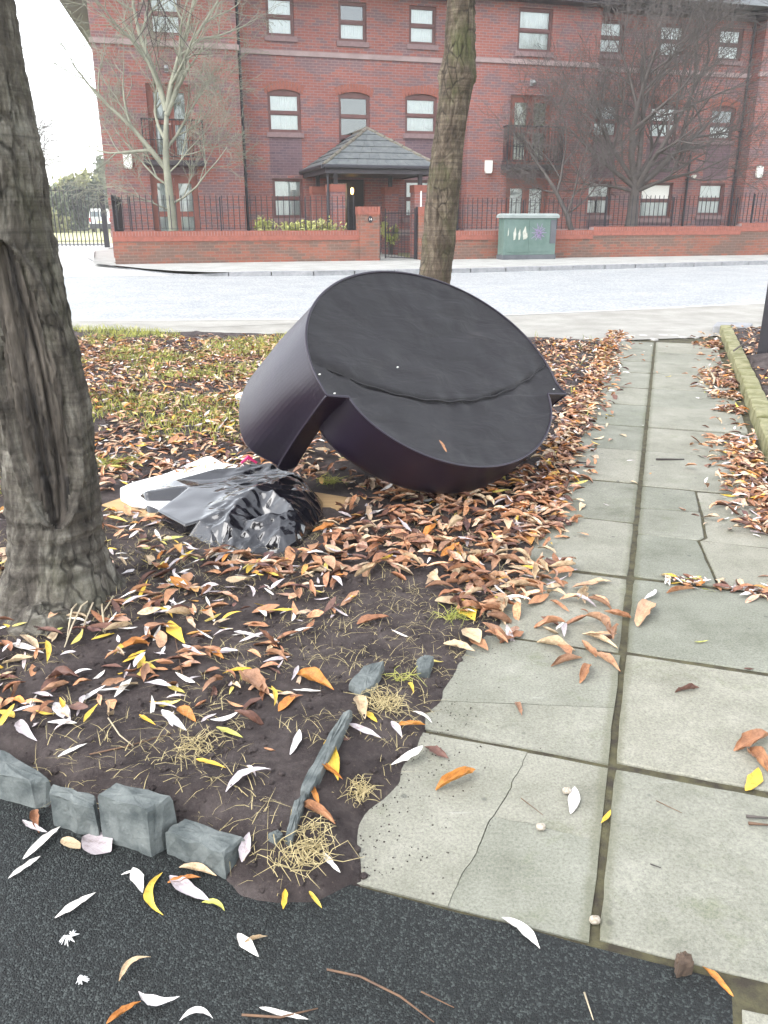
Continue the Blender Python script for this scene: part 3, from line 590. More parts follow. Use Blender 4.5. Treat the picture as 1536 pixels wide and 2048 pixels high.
for (bay, k, u0, u1, z0, z1, arch, panes, cur, sill, split) in wins:
    y0, y1 = k + REV - 0.045, k + REV + 0.03; w = 0.06; mb = MB()
    zt = z1 - (arch * 0.9 if arch else 0.0)
    if arch: mb.box(u0, u1, y0 + 0.003, y1, zt - 0.06, z1)
    frame_rect(mb, u0, u1, z0, zt, y0, y1, w)
    nb = panes; hs2 = [z0 + (zt - z0) * q / nb for q in range(nb + 1)]
    for z in hs2[1:-1]: mb.box(u0 + w, u1 - w, y0 - 0.012, y1, z - 0.035, z + 0.035)
    fr = mb.build('window', m_frame, bld)
    for q in range(nb):
        a, b = hs2[q] + (w if q == 0 else 0.035), hs2[q + 1] - (w if q == nb - 1 else 0.035)
        s2 = MB(); frame_rect(s2, u0 + w, u1 - w, a, b, y0 + 0.012, y1 - 0.01, 0.028); s2.build('sash', m_frame, fr)
        MB().quad((u0 + w, k + REV, a), (u1 - w, k + REV, a), (u1 - w, k + REV, b), (u0 + w, k + REV, b)).build('pane', m_glass, fr)
    yc = k + REV + 0.055
    if cur is None or cur == 'blind': curtain(u0 + 0.02, u1 - 0.02, z0 + 0.02, zt - 0.02, yc, m_curtain, fr)
    elif cur == 'half': curtain(u0 + 0.02, u1 - 0.02, z0 + 0.02, z0 + (zt - z0) * 0.5, yc, m_curtain, fr)
    elif cur == 'dim': curtain(u0 + 0.02, u1 - 0.02, z0 + 0.02, z0 + (zt - z0) * 0.42, yc + 0.1, m_curtain, fr)
    elif cur == 'split':
        curtain(u0 + 0.02, u0 + 0.36, z0 + 0.02, zt - 0.02, yc, m_curtain, fr); curtain(u1 - 0.30, u1 - 0.02, z0 + 0.02, zt - 0.02, yc, m_curtain, fr)
    if cur == 'blind': MB().box(u0 + 0.05, u1 - 0.05, yc - 0.06, yc - 0.05, z0 + (zt - z0) * 0.5, zt - 0.04).build('blind', m_white, fr)
    if sill: MB().box(u0 - 0.07, u1 + 0.07, k - 0.06, k + REV, z0 - 0.14, z0 - 0.002).build('sill', m_sill, fr)
    if arch:        # voussoirs of the flat arch
        mb = MB(); n = 13; W = u1 - u0 + 0.16
        for q in range(n):
            a = (u0 - 0.08) + W * (q + 0.06) / n; b = (u0 - 0.08) + W * (q + 0.94) / n
            f = lambda u: z1 - arch * ((2 * (u - u0) / (u1 - u0) - 1) ** 2)
            n0 = len(mb.v); lean = 0.10 * ((a + b) / 2 - (u0 + u1) / 2)
            for yy in (k - 0.008, k + 0.05): mb.v += [(a, yy, f(a)), (b, yy, f(b)), (b + lean, yy, f(b) + 0.23), (a + lean, yy, f(a) + 0.23)]
            mb.f += [tuple(n0 + c for c in qd) for qd in ((0, 1, 2, 3), (0, 4, 5, 1), (1, 5, 6, 2), (2, 6, 7, 3), (3, 7, 4, 0))]
        o = mb.build('arch', m_soldier, fr)
for (k, u0, u1, z0, z1, style, cur) in doors:
    y0, y1 = k + REV - 0.045, k + REV + 0.03; um = (u0 + u1) / 2; mb = MB()
    frame_rect(mb, u0, u1, z0, z1, y0, y1, 0.07); df = mb.build('door', m_door, bld)
    for a, b in ((u0 + 0.07, um - 0.004), (um + 0.004, u1 - 0.07)):
        lf = MB(); st = 0.115; zz0, zz1 = z0 + 0.07, z1 - 0.07
        if style == 'white': pz = [(zz0 + 0.2, zz0 + 0.88), (zz0 + 1.03, zz1 - 0.16)]
        elif style == 'low': pz = [(zz0 + 0.95, zz1 - 0.22)]
        else: pz = [(zz0 + 0.12, zz0 + 0.92), (zz0 + 1.08, zz1 - 0.14)]
        xs = [a, a + st, b - st, b]; edges = [zz0] + [v for pq in pz for v in pq] + [zz1]
        lf.box(a, a + st, y0 + 0.01, y1 - 0.01, zz0, zz1); lf.box(b - st, b, y0 + 0.01, y1 - 0.01, zz0, zz1)
        for e0, e1 in zip(edges[0::2], edges[1::2]): lf.box(a + st, b - st, y0 + 0.012, y1 - 0.012, e0, e1)
        lo = lf.build('door_leaf', m_door, df)
        for e0, e1 in pz:
            MB().quad((a + st, k + REV, e0), (b - st, k + REV, e0), (b - st, k + REV, e1), (a + st, k + REV, e1)).build('pane', m_glass, df)
    curtain(u0 + 0.08, u1 - 0.08, z0 + 0.08, z1 - 0.08, k + REV + 0.06, m_cream if cur == 'cream' else m_curtain, df)
    MB().tube([(um - 0.02, y0 - 0.02, z0 + 1.0), (um - 0.02, y0 - 0.05, z0 + 1.0), (um - 0.14, y0 - 0.05, z0 + 1.0)], 0.012).build('handle', m_white, df)
    if style == 'balcony':
        bu0, bu1, yf = u0 - 0.22, u1 + 0.26, k - 0.42; zf = z0 + 0.02; ztop = z0 + 1.12
        if u0 < 0: ztop = z0 + 1.06
        bal = MB().box(bu0 - 0.02, bu1 + 0.02, yf - 0.02, k - 0.002, zf - 0.14, zf).build('balcony', m_fascia, bld)
        mb = MB(); mb.box(bu0, bu1, yf, yf + 0.035, ztop, ztop + 0.04); mb.box(bu0, bu1, yf, yf + 0.03, zf + 0.08, zf + 0.11); mb.box(bu0, bu1, yf + 0.003, yf + 0.027, zf + 0.52, zf + 0.54)
        for uu in (bu0, bu1 - 0.035): mb.box(uu, uu + 0.035, yf + 0.036, k, ztop, ztop + 0.04); mb.box(uu, uu + 0.03, yf + 0.031, k, zf + 0.08, zf + 0.11); mb.box(uu - 0.001, uu + 0.036, yf - 0.001, yf + 0.036, zf, ztop + 0.045)
        mb.build('balcony_rail', m_black, bal)
        bar = MB().box(-0.009, 0.009, -0.009, 0.009, zf + 0.111, ztop - 0.001).mesh('bar')
        nb = int((bu1 - bu0) / 0.105)
        for q in range(1, nb): b2 = link('bar', bar, m_black, bal); b2.location = (bu0 + (bu1 - bu0) * q / nb, yf + 0.016, 0)
        for uu in (bu0 + 0.016, bu1 - 0.018):
            for q in range(1, 4): b2 = link('bar', bar, m_black, bal); b2.location = (uu, yf + 0.016 + 0.105 * q, 0)
# gutters, downpipes, roof
for u, k, z0, z1 in ((0.88, KC, 0.2, 7.4), (7.80, KC, 0.2, 7.4), (16.40, KC, 0.2, 3.3), (18.32, KC, 0.2, 7.4)):
    mb = MB().tube([(u, k - 0.07, z0), (u, k - 0.07, z1)], 0.04, 8)
    for z in np.arange(z0 + 0.6, z1, 1.6): mb.box(u - 0.06, u + 0.06, k - 0.075, k, z, z + 0.05)
    mb.build('downpipe', m_pipe, bld)
mb = MB()
for (u0, u1, k) in bays: mb.box(u0 - (0.45 if k == KA else -0.46), u1 + (0.45 if k == KA else -0.46), k - 0.5, k + 0.5, ZE - 0.16, ZE + 0.04)
mb.build('soffit', m_fascia, bld)
mb = MB()
for (u0, u1, k) in bays: mb.tube([(u0 - (0.5 if k == KA else -0.52), k - 0.56, ZE - 0.02), (u1 + (0.5 if k == KA else -0.52), k - 0.56, ZE - 0.02)], 0.065, 8)
mb.build('gutter', m_pipe, bld)
# side eave hanging out past the left corner
def toB(p): dx, dy = p[0] - BL[0], p[1] - BL[1]; return (dx * math.cos(WA) + dy * math.sin(WA), -dx * math.sin(WA) + dy * math.cos(WA))
e0 = toB(G(128, 12, 7.4)); e1 = toB(G(184, 96, 7.4))
dv = (e1[0] - e0[0], e1[1] - e0[1]); ef = (e0[0] - dv[0] * 0.6, e0[1] - dv[1] * 0.6); eb = (e1[0] + dv[0] * 0.5, e1[1] + dv[1] * 0.5)
mb = MB(); mb.prism([(ef[0], max(ef[1], 3.8)), (-2.6, max(ef[1], 3.8)), (-2.6, eb[1]), eb], ZE - 0.17, ZE + 0.05); mb.build('side_eave', m_fascia, bld)
mb = MB(); mb.prism([(ef[0] - 0.06, max(ef[1], 3.8) - 0.1), (ef[0] + 0.05, max(ef[1], 3.8) - 0.1), (eb[0] + 0.05, eb[1]), (eb[0] - 0.06, eb[1])], ZE - 0.12, ZE + 0.09); mb.build('side_gutter', m_pipe, bld)
roof = MB(); roof.v = [(-3.9, 3.6, ZE + 0.05), (25, 3.6, ZE + 0.05), (25, 13.4, ZE + 0.05), (-3.9, 13.4, ZE + 0.05), (0.5, 8.5, ZE + 3.0), (21, 8.5, ZE + 3.0)]
roof.f = [(0, 1, 5, 4), (1, 2, 5), (2, 3, 4, 5), (3, 0, 4), (3, 2, 1, 0)]; roof.build('roof', m_tile, bld)
def alarm(u, z, k):
    mb = MB(); mb.prism([(-0.12, 0.0), (0.12, 0.0), (0.12, 0.30), (0.09, 0.38), (-0.09, 0.38), (-0.12, 0.30)], -0.09, 0.0)
    mb.v = [(u + x, k + zz * 1.0, z + 0.38 - y) for (x, y, zz) in mb.v]; mb.build('alarm_box', m_white, bld, fix=True)
alarm(-2.54, 2.52, KA); alarm(8.64, 2.52, KA); alarm(18.95, 2.5, KA)
for u, z in ((-1.25, 5.05), (10.0, 5.10)):
    mb = MB(); mb.box(u - 0.05, u + 0.05, KA - 0.05, KA, z, z + 0.18); mb.tube([(u, KA - 0.05, z + 0.1), (u, KA - 0.2, z + 0.12), (u, KA - 0.24, z + 0.04)], [0.03, 0.05, 0.07], 8); mb.build('wall_light', M('grey lamp', (0.25, 0.26, 0.26), None, 4, 0.5) if u < 0 else bpy.data.materials['grey lamp'], bld)
mb = MB(); mb.tube([(16.62, KC, 2.53), (16.62, KC - 0.14, 2.53), (16.62, KC - 0.14, 2.43)], [0.06, 0.07, 0.05], 8); mb.build('security_camera', m_white, bld)

# ------------------------------------------------------------------ entrance porch
por = thing('entrance_porch', 'hipped slate roof porch on brick piers over the entrance door', 'porch', BL, WA)
pu0, pu1, pk0, pk1, pze = 2.62, 5.98, 1.35, KC - 0.005, 2.53
pa = ((pu0 + pu1) / 2, pk0 + 1.75, 3.62)
def lerp(a, b, t): return tuple(a[i] + (b[i] - a[i]) * t for i in range(3))
A_, B_, Cc_, D_ = (pu0, pk0, pze), (pu1, pk0, pze), (pu1, pk1, pze), (pu0, pk1, pze); ap = pa; ar = (pa[0], pk1, pa[2])
rows = 6
def course(a, b, c, d2, r):         # one course of tiles between lower edge a-b and upper edge c-d, lapped over the next
    mb = MB(); th = 0.03
    nrm = (Vector(b) - Vector(a)).cross(Vector(d2) - Vector(a)).normalized()
    if nrm.z < 0: nrm = -nrm
    L = (Vector(b) - Vector(a)).length; n = max(1, int(L / 0.30)); off = 0.5 * (r % 2)
    xs = sorted({0.0, 1.0} | {min(1, max(0, (q + off) / n)) for q in range(n + 1)})
    for x0, x1 in zip(xs[:-1], xs[1:]):
        if x1 - x0 < 1e-4: continue
        g = 0.004 / max(L, 0.1); p0, p1 = lerp(a, b, x0 + g), lerp(a, b, x1 - g); p2, p3 = lerp(d2, c, x1 - g) if False else lerp(c, d2, x1 - g), lerp(c, d2, x0 + g)
        lift = [nrm * th, nrm * th, nrm * 0.006, nrm * 0.006]; n0 = len(mb.v)
        mb.v += [tuple(Vector(p) + l) for p, l in zip((p0, p1, p2, p3), lift)] + [tuple(Vector(p) - nrm * 0.01) for p in (p0, p1, p2, p3)]
        mb.f += [tuple(n0 + c2 for c2 in q) for q in ((0, 1, 2, 3), (4, 7, 6, 5), (0, 4, 5, 1), (1, 5, 6, 2), (2, 6, 7, 3), (3, 7, 4, 0))]
    return mb
rt_ = MB(); prf = None
for r in range(rows):
    t0, t1 = r / rows, (r + 1.0) / rows
    for (a, b, c0, c1) in ((A_, B_, ap, ap), (D_, A_, ar, ap), (B_, Cc_, ap, ar)):
        mb = course(lerp(a, c0, t0), lerp(b, c1, t0), lerp(a, c0, t1), lerp(b, c1, t1), r)
        o = mb.build('tile_course', m_tile, por, fix=False)
for a, b in ((A_, ap), (B_, ap), (ap, ar)):
    mb = MB(); n = 8
    for q in range(n):
        p0, p1 = Vector(lerp(a, b, q / n + 0.004)), Vector(lerp(a, b, (q + 0.985) / n)); mb.tube([p0 + Vector((0, 0, 0.02)), p1 + Vector((0, 0, 0.012))], [0.055, 0.048], 8)
    mb.build('ridge_tile', m_ridge, por)
mb = MB(); mb.box(pu0 + 0.05, pu1 - 0.05, pk0 + 0.05, pk0 + 0.09, pze - 0.20, pze - 0.02); mb.box(pu0 + 0.05, pu0 + 0.09, pk0 + 0.092, pk1, pze - 0.20, pze - 0.02); mb.box(pu1 - 0.09, pu1 - 0.05, pk0 + 0.092, pk1, pze - 0.20, pze - 0.02)
mb.box(pu0 + 0.1, pu1 - 0.1, pk0 + 0.1, pk1, pze - 0.17, pze - 0.14); mb.build('fascia', m_fascia, por)
mb = MB(); mb.tube([(pu0 - 0.02, pk0 - 0.03, pze - 0.03), (pu1 + 0.02, pk0 - 0.03, pze - 0.03)], 0.06, 8); mb.tube([(pu0 - 0.03, pk0 - 0.02, pze - 0.03), (pu0 - 0.03, pk1, pze - 0.03)], 0.06, 8); mb.tube([(pu1 + 0.03, pk0 - 0.02, pze - 0.03), (pu1 + 0.03, pk1, pze - 0.03)], 0.06, 8); mb.build('gutter', m_pipe, por)
MB().tube([(pu0 + 0.16, pk0 + 0.25, 0.15), (pu0 + 0.16, pk0 + 0.25, pze - 0.1)], 0.035, 8).build('downpipe', m_pipe, por)
for (u, k, s2) in ((3.05, 1.85, 0.44), (5.55, 1.85, 0.44), (2.95, 3.9, 0.42), (5.18, 3.7, 0.42)):
    pr = MB().box(u - s2 / 2, u + s2 / 2, k - s2 / 2, k + s2 / 2, -0.05, 1.86).build('brick_pier', m_brick, por)
    MB().box(u - s2 / 2 - 0.02, u + s2 / 2 + 0.02, k - s2 / 2 - 0.02, k + s2 / 2 + 0.02, 1.861, 2.06).build('pier_cap', m_soldier, pr)
    MB().box(u - 0.055, u + 0.055, k - 0.055, k + 0.055, 2.061, pze - 0.172).build('post', m_fascia, por)
MB().box(5.55 - 0.06, 5.55 - 0.02, 1.60, 1.628, 1.0, 1.9).build('white_strip', m_white, por)
MB().box(3.45, 4.6, KC - 0.05, KC - 0.006, 0.25, 2.30).build('entrance_door', m_dark, por)
MB().box(3.55, 4.05, KC - 0.062, KC - 0.052, 0.4, 2.2).build('door_glass', M('dark door glass', (0.10, 0.075, 0.05), (0.22, 0.17, 0.11), 4, 0.08, stretch=(3, 1, 0.6)), por)
MB().box(4.7, 7.0, 3.0, 3.1, 0.0, 2.2).build('side_wall', m_brick, por) if False else None
lm = NT('lit lamp'); lm.p.inputs['Emission Color'].default_value = (1.0, 0.55, 0.15, 1); lm.p.inputs['Emission Strength'].default_value = 2.2; lm.base((0.8, 0.5, 0.2))
MB().tube([(4.15, KC - 0.35, 1.86), (4.15, KC - 0.35, 1.93), (4.15, KC - 0.35, 2.02), (4.15, KC - 0.35, 2.06)], [0.03, 0.05, 0.05, 0.02], 8).build('lamp', lm.m, por)

# ------------------------------------------------------------------ garden wall with railings, gate piers, gate
m_coping = m_soldier
def garden_wall(label, segs, name='garden_wall'):
    root = thing(name, label, 'wall', BL, WA)
    for (u0, u1, zt) in segs:
        MB().box(u0, u1, 0, 0.24, 0.0, zt - 0.24).build('wall', m_wallbrick, root)
        mb = MB(); mb.box(u0, u1, -0.02, 0.26, zt - 0.24, zt - 0.115); mb.build('coping_course', m_coping, root)
        mb = MB(); n = int((u1 - u0) / 0.077)
        for q in range(n):
            a = u0 + (u1 - u0) * q / n; mb.box(a + 0.005, a + (u1 - u0) / n - 0.005, -0.022 + random.uniform(-0.002, 0.002), 0.262, zt - 0.112, zt + random.uniform(-0.003, 0.003))
        c = mb.build('coping_bricks', m_coping, root); c['kind'] = 'stuff'
        MB().box(u0, u1, -0.015, 0.255, zt - 0.114, zt - 0.012).build('coping_mortar', m_stone, root)
    return root
def railing(root, u0, u1, zt, top, k=0.12, step=0.142, post=2.2):
    for za, zb in ((top - 0.13, top - 0.122), (zt + 0.06, zt + 0.068)): MB().box(u0, u1, k - 0.02, k + 0.02, za, zb).build('rail', m_black, root)
    q = u0 + 0.4
    while q < u1: MB().box(q - 0.016, q + 0.016, k - 0.021, k + 0.021, zt + 0.001, top - 0.05).build('rail_post', m_black, root); q += post
    mb = MB(); mb.tube([(0, 0, zt + 0.03), (0, 0, top - 0.03), (0, 0, top)], [0.0115, 0.0115, 0.002], 5); me = mb.mesh('bar'); me.materials.append(m_black)
    n = int((u1 - u0) / step)
    for i in range(n): b = link('bar', me, None, root); b.location = (u0 + (i + 0.5) * (u1 - u0) / n, k, 0)
gw1 = garden_wall('low brick wall with black railings left of the entrance gate', [(-3.03, 3.26, 0.865)])
railing(gw1, -2.95, 3.22, 0.865, 1.73)
# return of the railing along the drive side
mb = MB(); me = MB().tube([(0, 0, 0.5), (0, 0, 1.70), (0, 0, 1.73)], [0.0115, 0.0115, 0.002], 5).mesh('bar'); me.materials.append(m_black)
for i in range(34): b = link('bar', me, None, gw1); b.location = (-2.98 + 0.004 * i, 0.3 + i * 0.118, 0)
MB().box(-3.0, -2.86, 0.26, 4.28, 1.60, 1.61).build('rail', m_black, gw1); MB().box(-3.03, -2.83, 0.245, 4.28, -0.05, 0.62).build('side_wall', m_wallbrick, gw1)
gw2 = garden_wall('long stepped brick wall with railings right of the entrance gate', [(5.40, 10.22, 0.84), (10.222, 15.2, 0.93), (15.202, 22.0, 1.02)])
railing(gw2, 5.45, 10.2, 0.84, 1.71); railing(gw2, 10.25, 15.2, 0.93, 1.80); railing(gw2, 15.23, 21.9, 1.02, 1.90)
for lab, u0, u1, zt in (('brick gate pier with an oval number plate left of the gate', 3.262, 3.82, 1.46), ('brick gate pier right of the open gate', 4.95, 5.398, 1.46)):
    pr = thing('gate_pier', lab, 'gate pier', BL, WA, 'brick gate piers')
    MB().box(u0, u1, -0.06, 0.34, 0.0, zt - 0.2).build('pier', m_wallbrick, pr)
    mb = MB(); mb.box(u0 - 0.01, u1 + 0.01, -0.075, 0.355, zt - 0.199, zt - 0.12)
    n = 7
    for q in range(n): a = u0 - 0.012 + (u1 - u0 + 0.024) * q / n; mb.box(a + 0.004, a + (u1 - u0 + 0.024) / n - 0.004, -0.078, 0.358, zt - 0.119, zt)
    mb.build('pier_cap', m_soldier, pr)
    if u0 < 4:
        uc = (u0 + u1) / 2 + 0.02; zc = 1.14; V = [(uc + 0.062 * math.cos(a), -0.066, zc + 0.085 * math.sin(a)) for a in np.linspace(0, 6.283, 25)[:-1]]
        mb = MB(); mb.prism([(v[0], v[2]) for v in V], 0, 0.012); mb.v = [(x, -0.061 - z, y) for x, y, z in mb.v]; pl = mb.build('number_plate', m_black, pr, fix=True)
        fc = bpy.data.curves.new('number', 'FONT'); fc.body = '14'; fc.size = 0.085; fc.align_x = 'CENTER'; fc.align_y = 'CENTER'; fc.extrude = 0.002
        fo = bpy.data.objects.new('number', fc); nm_ = bpy.data.meshes.new_from_object(fo); bpy.data.objects.remove(fo); fo = link('number', nm_, m_white, pl); fo.location = (uc, -0.077, zc); fo.rotation_euler = (math.pi / 2, 0, 0)
gate = thing('garden_gate', 'black iron entrance gate standing open between the brick piers', 'gate', BL, WA)
MB().box(3.83, 3.88, 0.1, 0.15, 0.05, 1.46).build('lock_post', m_black, gate); MB().box(4.885, 4.935, 0.1, 0.15, 0.05, 1.46).build('hinge_post', m_black, gate)
gd = np.array([-math.cos(R(52)), math.sin(R(52))]); hp = np.array([4.88, 0.18]); GWd = 1.0
def gp(t): q = hp + gd * t; return (q[0], q[1])
mb = MB()
for z in (0.13, 0.78, 1.30): mb.tube([(*gp(0.0), z), (*gp(GWd), z)], 0.014, 6)
for t in (0.0, GWd): mb.tube([(*gp(t), 0.09), (*gp(t), 1.42)], 0.018, 6)
mb.build('gate_frame', m_black, gate)
for i in range(1, 9): MB().tube([(*gp(i * GWd / 9), 0.13), (*gp(i * GWd / 9), 1.38)], 0.008, 5).build('bar', m_black, gate)
mb = MB(); pp = [W2(3.85, -0.1), W2(4.9, -0.1), W2(5.2, 4.7), W2(3.5, 4.7)]; mb.v = [(p[0], p[1], 0.10) for p in pp]; mb.f = [(0, 1, 2, 3)]; struct('garden_path', mb, m_pave)
mb = MB(); pp = [W2(-2.9, 0.24), W2(24, 0.24), W2(24, 4.9), W2(-2.9, 4.9)]; mb.v = [(p[0], p[1], 0.07) for p in pp]; mb.f = [(0, 1, 2, 3)]; struct('garden_ground', mb, m_ground)

# ------------------------------------------------------------------ street cabinet with graffiti
m_cab = M('weathered green cabinet paint', (0.075, 0.125, 0.105), (0.11, 0.165, 0.145), 3, 0.55, 0.15); m_cabd = M('dark grey cabinet plinth', (0.075, 0.08, 0.09), (0.10, 0.105, 0.115), 4, 0.7)
m_cablid = M('pale weathered lid', (0.20, 0.23, 0.22), (0.26, 0.29, 0.28), 4, 0.7)
cb = thing('street_cabinet', 'green roadside utility cabinet with purple scribble and torn stickers', 'cabinet', (*W2(7.96, -0.42), PAV), WA)
MB().box(-0.80, 0.80, -0.22, 0.22, 0.0, 0.12).build('plinth', m_cabd, cb); MB().box(-0.78, 0.78, -0.20, 0.20, 0.121, 1.08).build('body', m_cab, cb, bevel=0.01)
mb = MB(); mb.prism([(-0.83, -0.25), (0.83, -0.25), (0.83, 0.25), (-0.83, 0.25)], 1.081, 1.15); mb.v += [(-0.78, -0.2, 1.2), (0.78, -0.2, 1.2), (0.78, 0.2, 1.2), (-0.78, 0.2, 1.2)]; mb.f = mb.f[:1] + mb.f[2:] + [(4, 5, 9, 8), (5, 6, 10, 9), (6, 7, 11, 10), (7, 4, 8, 11), (8, 9, 10, 11)]; mb.build('lid', m_cablid, cb)
for a, b in ((-0.70, -0.05), (-0.04, 0.58)): MB().box(a, b, -0.214, -0.198, 0.2, 1.03).build('door', m_cab, cb, bevel=0.004)
MB().box(0.60, 0.77, -0.209, -0.197, 0.42, 1.03).build('side_panel', m_cabd, cb)
m_stick = M('torn white sticker', (0.48, 0.48, 0.42), (0.33, 0.33, 0.28), 14, 0.8); m_pur = M('pale purple paint', (0.30, 0.22, 0.37), None, 5, 0.6)
for i, (x, z, w, h) in enumerate(((-0.66, 0.72, 0.03, 0.22), (-0.47, 0.68, 0.09, 0.34), (-0.33, 0.66, 0.07, 0.30), (-0.18, 0.70, 0.12, 0.36), (-0.12, 0.62, 0.07, 0.18))):
    pl = [(x + w * random.uniform(-.5, -.2), z - h / 2), (x + w * random.uniform(0, .3), z - h / 2 + 0.02), (x + w * .5, z - 0.02), (x + w * .2, z + h / 2), (x - w * .1, z + h * .3), (x - w * .45, z + 0.02)]
    mb = MB(); mb.prism(pl, 0, 0.002); mb.v = [(q[0], -0.2145 - q[2], q[1]) for q in mb.v]; mb.build('sticker', m_stick, cb, fix=True)
mb = MB(); ps = []; random.seed(5)
for i in range(26):
    a = i * 2.4; r = random.uniform(0.05, 0.2); ps.append((0.25 + r * math.cos(a), -0.217, 0.70 + r * 1.0 * math.sin(a)))
mb.tube(ps, 0.007, 4)
for a in np.linspace(0, 6.283, 11): mb.tube([(0.25 + 0.08 * math.cos(a), -0.217, 0.70 + 0.08 * math.sin(a)), (0.25 + random.uniform(0.2, 0.3) * math.cos(a), -0.217, 0.70 + random.uniform(0.18, 0.26) * math.sin(a))], 0.006, 4)
mb.build('graffiti', m_pur, cb); random.seed(11)

# ------------------------------------------------------------------ drive gate, van, far trees and hedges on the left
gr = G(217, 495); gl = G(60, 496)
dgate = thing('drive_gate', 'tall black iron gate across the drive left of the building', 'gate', (gr[0], gr[1], 0), math.atan2(gr[1] - gl[1], gr[0] - gl[0]))
GL = float(np.linalg.norm(gr[:2] - gl[:2])); zt = 2.33
MB().box(-0.14, 0.06, -0.1, 0.1, -0.05, zt + 0.02).build('gate_post', m_black, dgate, bevel=0.01)
mb = MB(); 
for z in (0.10, 0.24, zt - 0.18): MB().box(-GL, -0.141, -0.02, 0.02, z, z + 0.03).build('rail', m_black, dgate)
me = MB().tube([(0, 0, 0.05), (0, 0, zt - 0.04), (0, 0, zt)], [0.022, 0.022, 0.005], 5).mesh('bar'); me.materials.append(m_black)
for i in range(int(GL / 0.155)): b = link('bar', me, None, dgate); b.location = (-0.25 - i * 0.155, 0, 0)
MB().box(0.061, 0.16, -0.04, 0.04, zt - 0.42, zt - 0.30).build('hinge', m_black, dgate)

# white van seen from behind
vp = G(200, 465, 0.0); van = thing('parked_van', 'white van seen from behind on the drive beyond the gate', 'van', (vp[0] + 0.1, vp[1], 0.03), R(4))
m_vw = M('white van paint', (0.78, 0.80, 0.82), None, 3, 0.3); m_vd = M('dark bumper plastic', (0.05, 0.052, 0.06), None, 3, 0.6); m_vg = M('dark tinted glass', (0.16, 0.20, 0.24), None, 3, 0.08); m_red = M('red tail light', (0.45, 0.03, 0.03), None, 3, 0.3)
mb = MB(); pr = [(-0.80, 0.42), (0.80, 0.42), (0.82, 0.75), (0.80, 1.0), (0.70, 1.58), (0.60, 1.68), (-0.60, 1.68), (-0.70, 1.58), (-0.80, 1.0), (-0.82, 0.75)]
mb.prism(pr, 0, 3.9); mb.v = [(x * (1 if z < 2.6 else 0.95), z, y if (z < 2 or y < 1) else y - 0.5) for x, y, z in mb.v]; body = mb.build('body', m_vw, van, fix=True, bevel=0.03)
MB().box(-0.81, 0.81, -0.06, 0.1, 0.26, 0.60).build('bumper', m_vd, van, bevel=0.02)
for x in (-0.6, 0.05): MB().box(x, x + 0.55, -0.012, -0.002, 1.10, 1.46).build('rear_window', m_vg, van)
MB().box(-0.012, 0.012, -0.01, -0.001, 0.62, 1.6).build('door_gap', m_vd, van)
MB().box(-0.26, 0.26, -0.014, -0.003, 0.66, 0.78).build('number_plate', M('plate', (0.7, 0.65, 0.35), None, 3, 0.4), van)
for x in (-0.79, 0.70): MB().box(x, x + 0.09, -0.02, -0.002, 0.72, 1.02).build('tail_light', m_red, van)
for x in (-0.80, 0.60):
    for y in (0.75, 3.1):
        mb = MB().tube([(x, y, 0.29), (x + 0.2, y, 0.29)], 0.30, 16); mb.build('wheel', m_pipe, van)
for x in (-0.98, 0.82): MB().box(x, x + 0.16, 2.6, 2.7, 0.98, 1.16).build('mirror', m_vd, van)

def leaf_cloud(n, ctr, rad, size, seed, flat=0.0):
    r = np.random.default_rng(seed); pts = []
    k = max(6, n // 160); cl = r.normal(size=(k, 3)); cl /= np.linalg.norm(cl, axis=1)[:, None]; cl *= (r.random((k, 1)) ** 0.4) * 0.85
    w = r.integers(0, k, n); p = cl[w] + r.normal(size=(n, 3)) * 0.17
    p = p * np.array(rad) + np.array(ctr); p[:, 2] = np.maximum(p[:, 2], 0.05)
    a = r.normal(size=(n, 3)); a /= np.linalg.norm(a, axis=1)[:, None]; b = np.cross(a, r.normal(size=(n, 3))); b /= np.linalg.norm(b, axis=1)[:, None]
    s = size * r.uniform(0.6, 1.3, (n, 1)); a = a * s; b = b * s * 0.5
    V = np.stack([p - a, p + b * 0.9, p + a, p - b * 0.9], 1).reshape(-1, 3)
    return V, np.arange(4 * n).reshape(n, 4)
def bush(name, label, cat, ctr, rad, n, size, m, seed, group=None, stem=True, z0=0.0):
    t = thing(name, label, cat, (ctr[0], ctr[1], z0), 0, group)
    V, F = leaf_cloud(n, (0, 0, ctr[2]), rad, size, seed); link('crown', npmesh('crown', V, F), m, t)
    mb = MB(); rr = random.Random(seed)
    for i in range(4): a = rr.uniform(0, 6.28); mb.tube([(0.03 * math.cos(a), 0.03 * math.sin(a), 0), (rad[0] * 0.25 * math.cos(a), rad[1] * 0.25 * math.sin(a), ctr[2]), (rad[0] * 0.4 * math.cos(a + .3), rad[1] * 0.4 * math.sin(a + .3), ctr[2] + rad[2] * 0.5)], [0.03 + 0.02 * rad[2], 0.02 + 0.012 * rad[2], 0.008], 6)
    mb.build('trunk', m_twig2, t); return t
def fol(name, a, b): return M(name, a, b, 2.5, 0.75)
m_f1 = fol('dull green foliage', (0.075, 0.10, 0.055), (0.12, 0.14, 0.08)); m_f2 = fol('pale yellow green foliage', (0.20, 0.21, 0.09), (0.28, 0.28, 0.13)); m_f3 = fol('dark evergreen foliage', (0.035, 0.05, 0.035), (0.06, 0.075, 0.05))
m_f4 = fol('variegated shrub leaves', (0.30, 0.33, 0.08), (0.48, 0.46, 0.20))
def far(x, y, Y, w, h): # thing seen at x,y (centre) at distance Y, w/h px -> centre, radii
    p = atY(x, y, Y); q = Y / 1640 * 1.02; return (p[0], p[1], p[2]), (w / 2 * q, w / 2 * q, h / 2 * q)
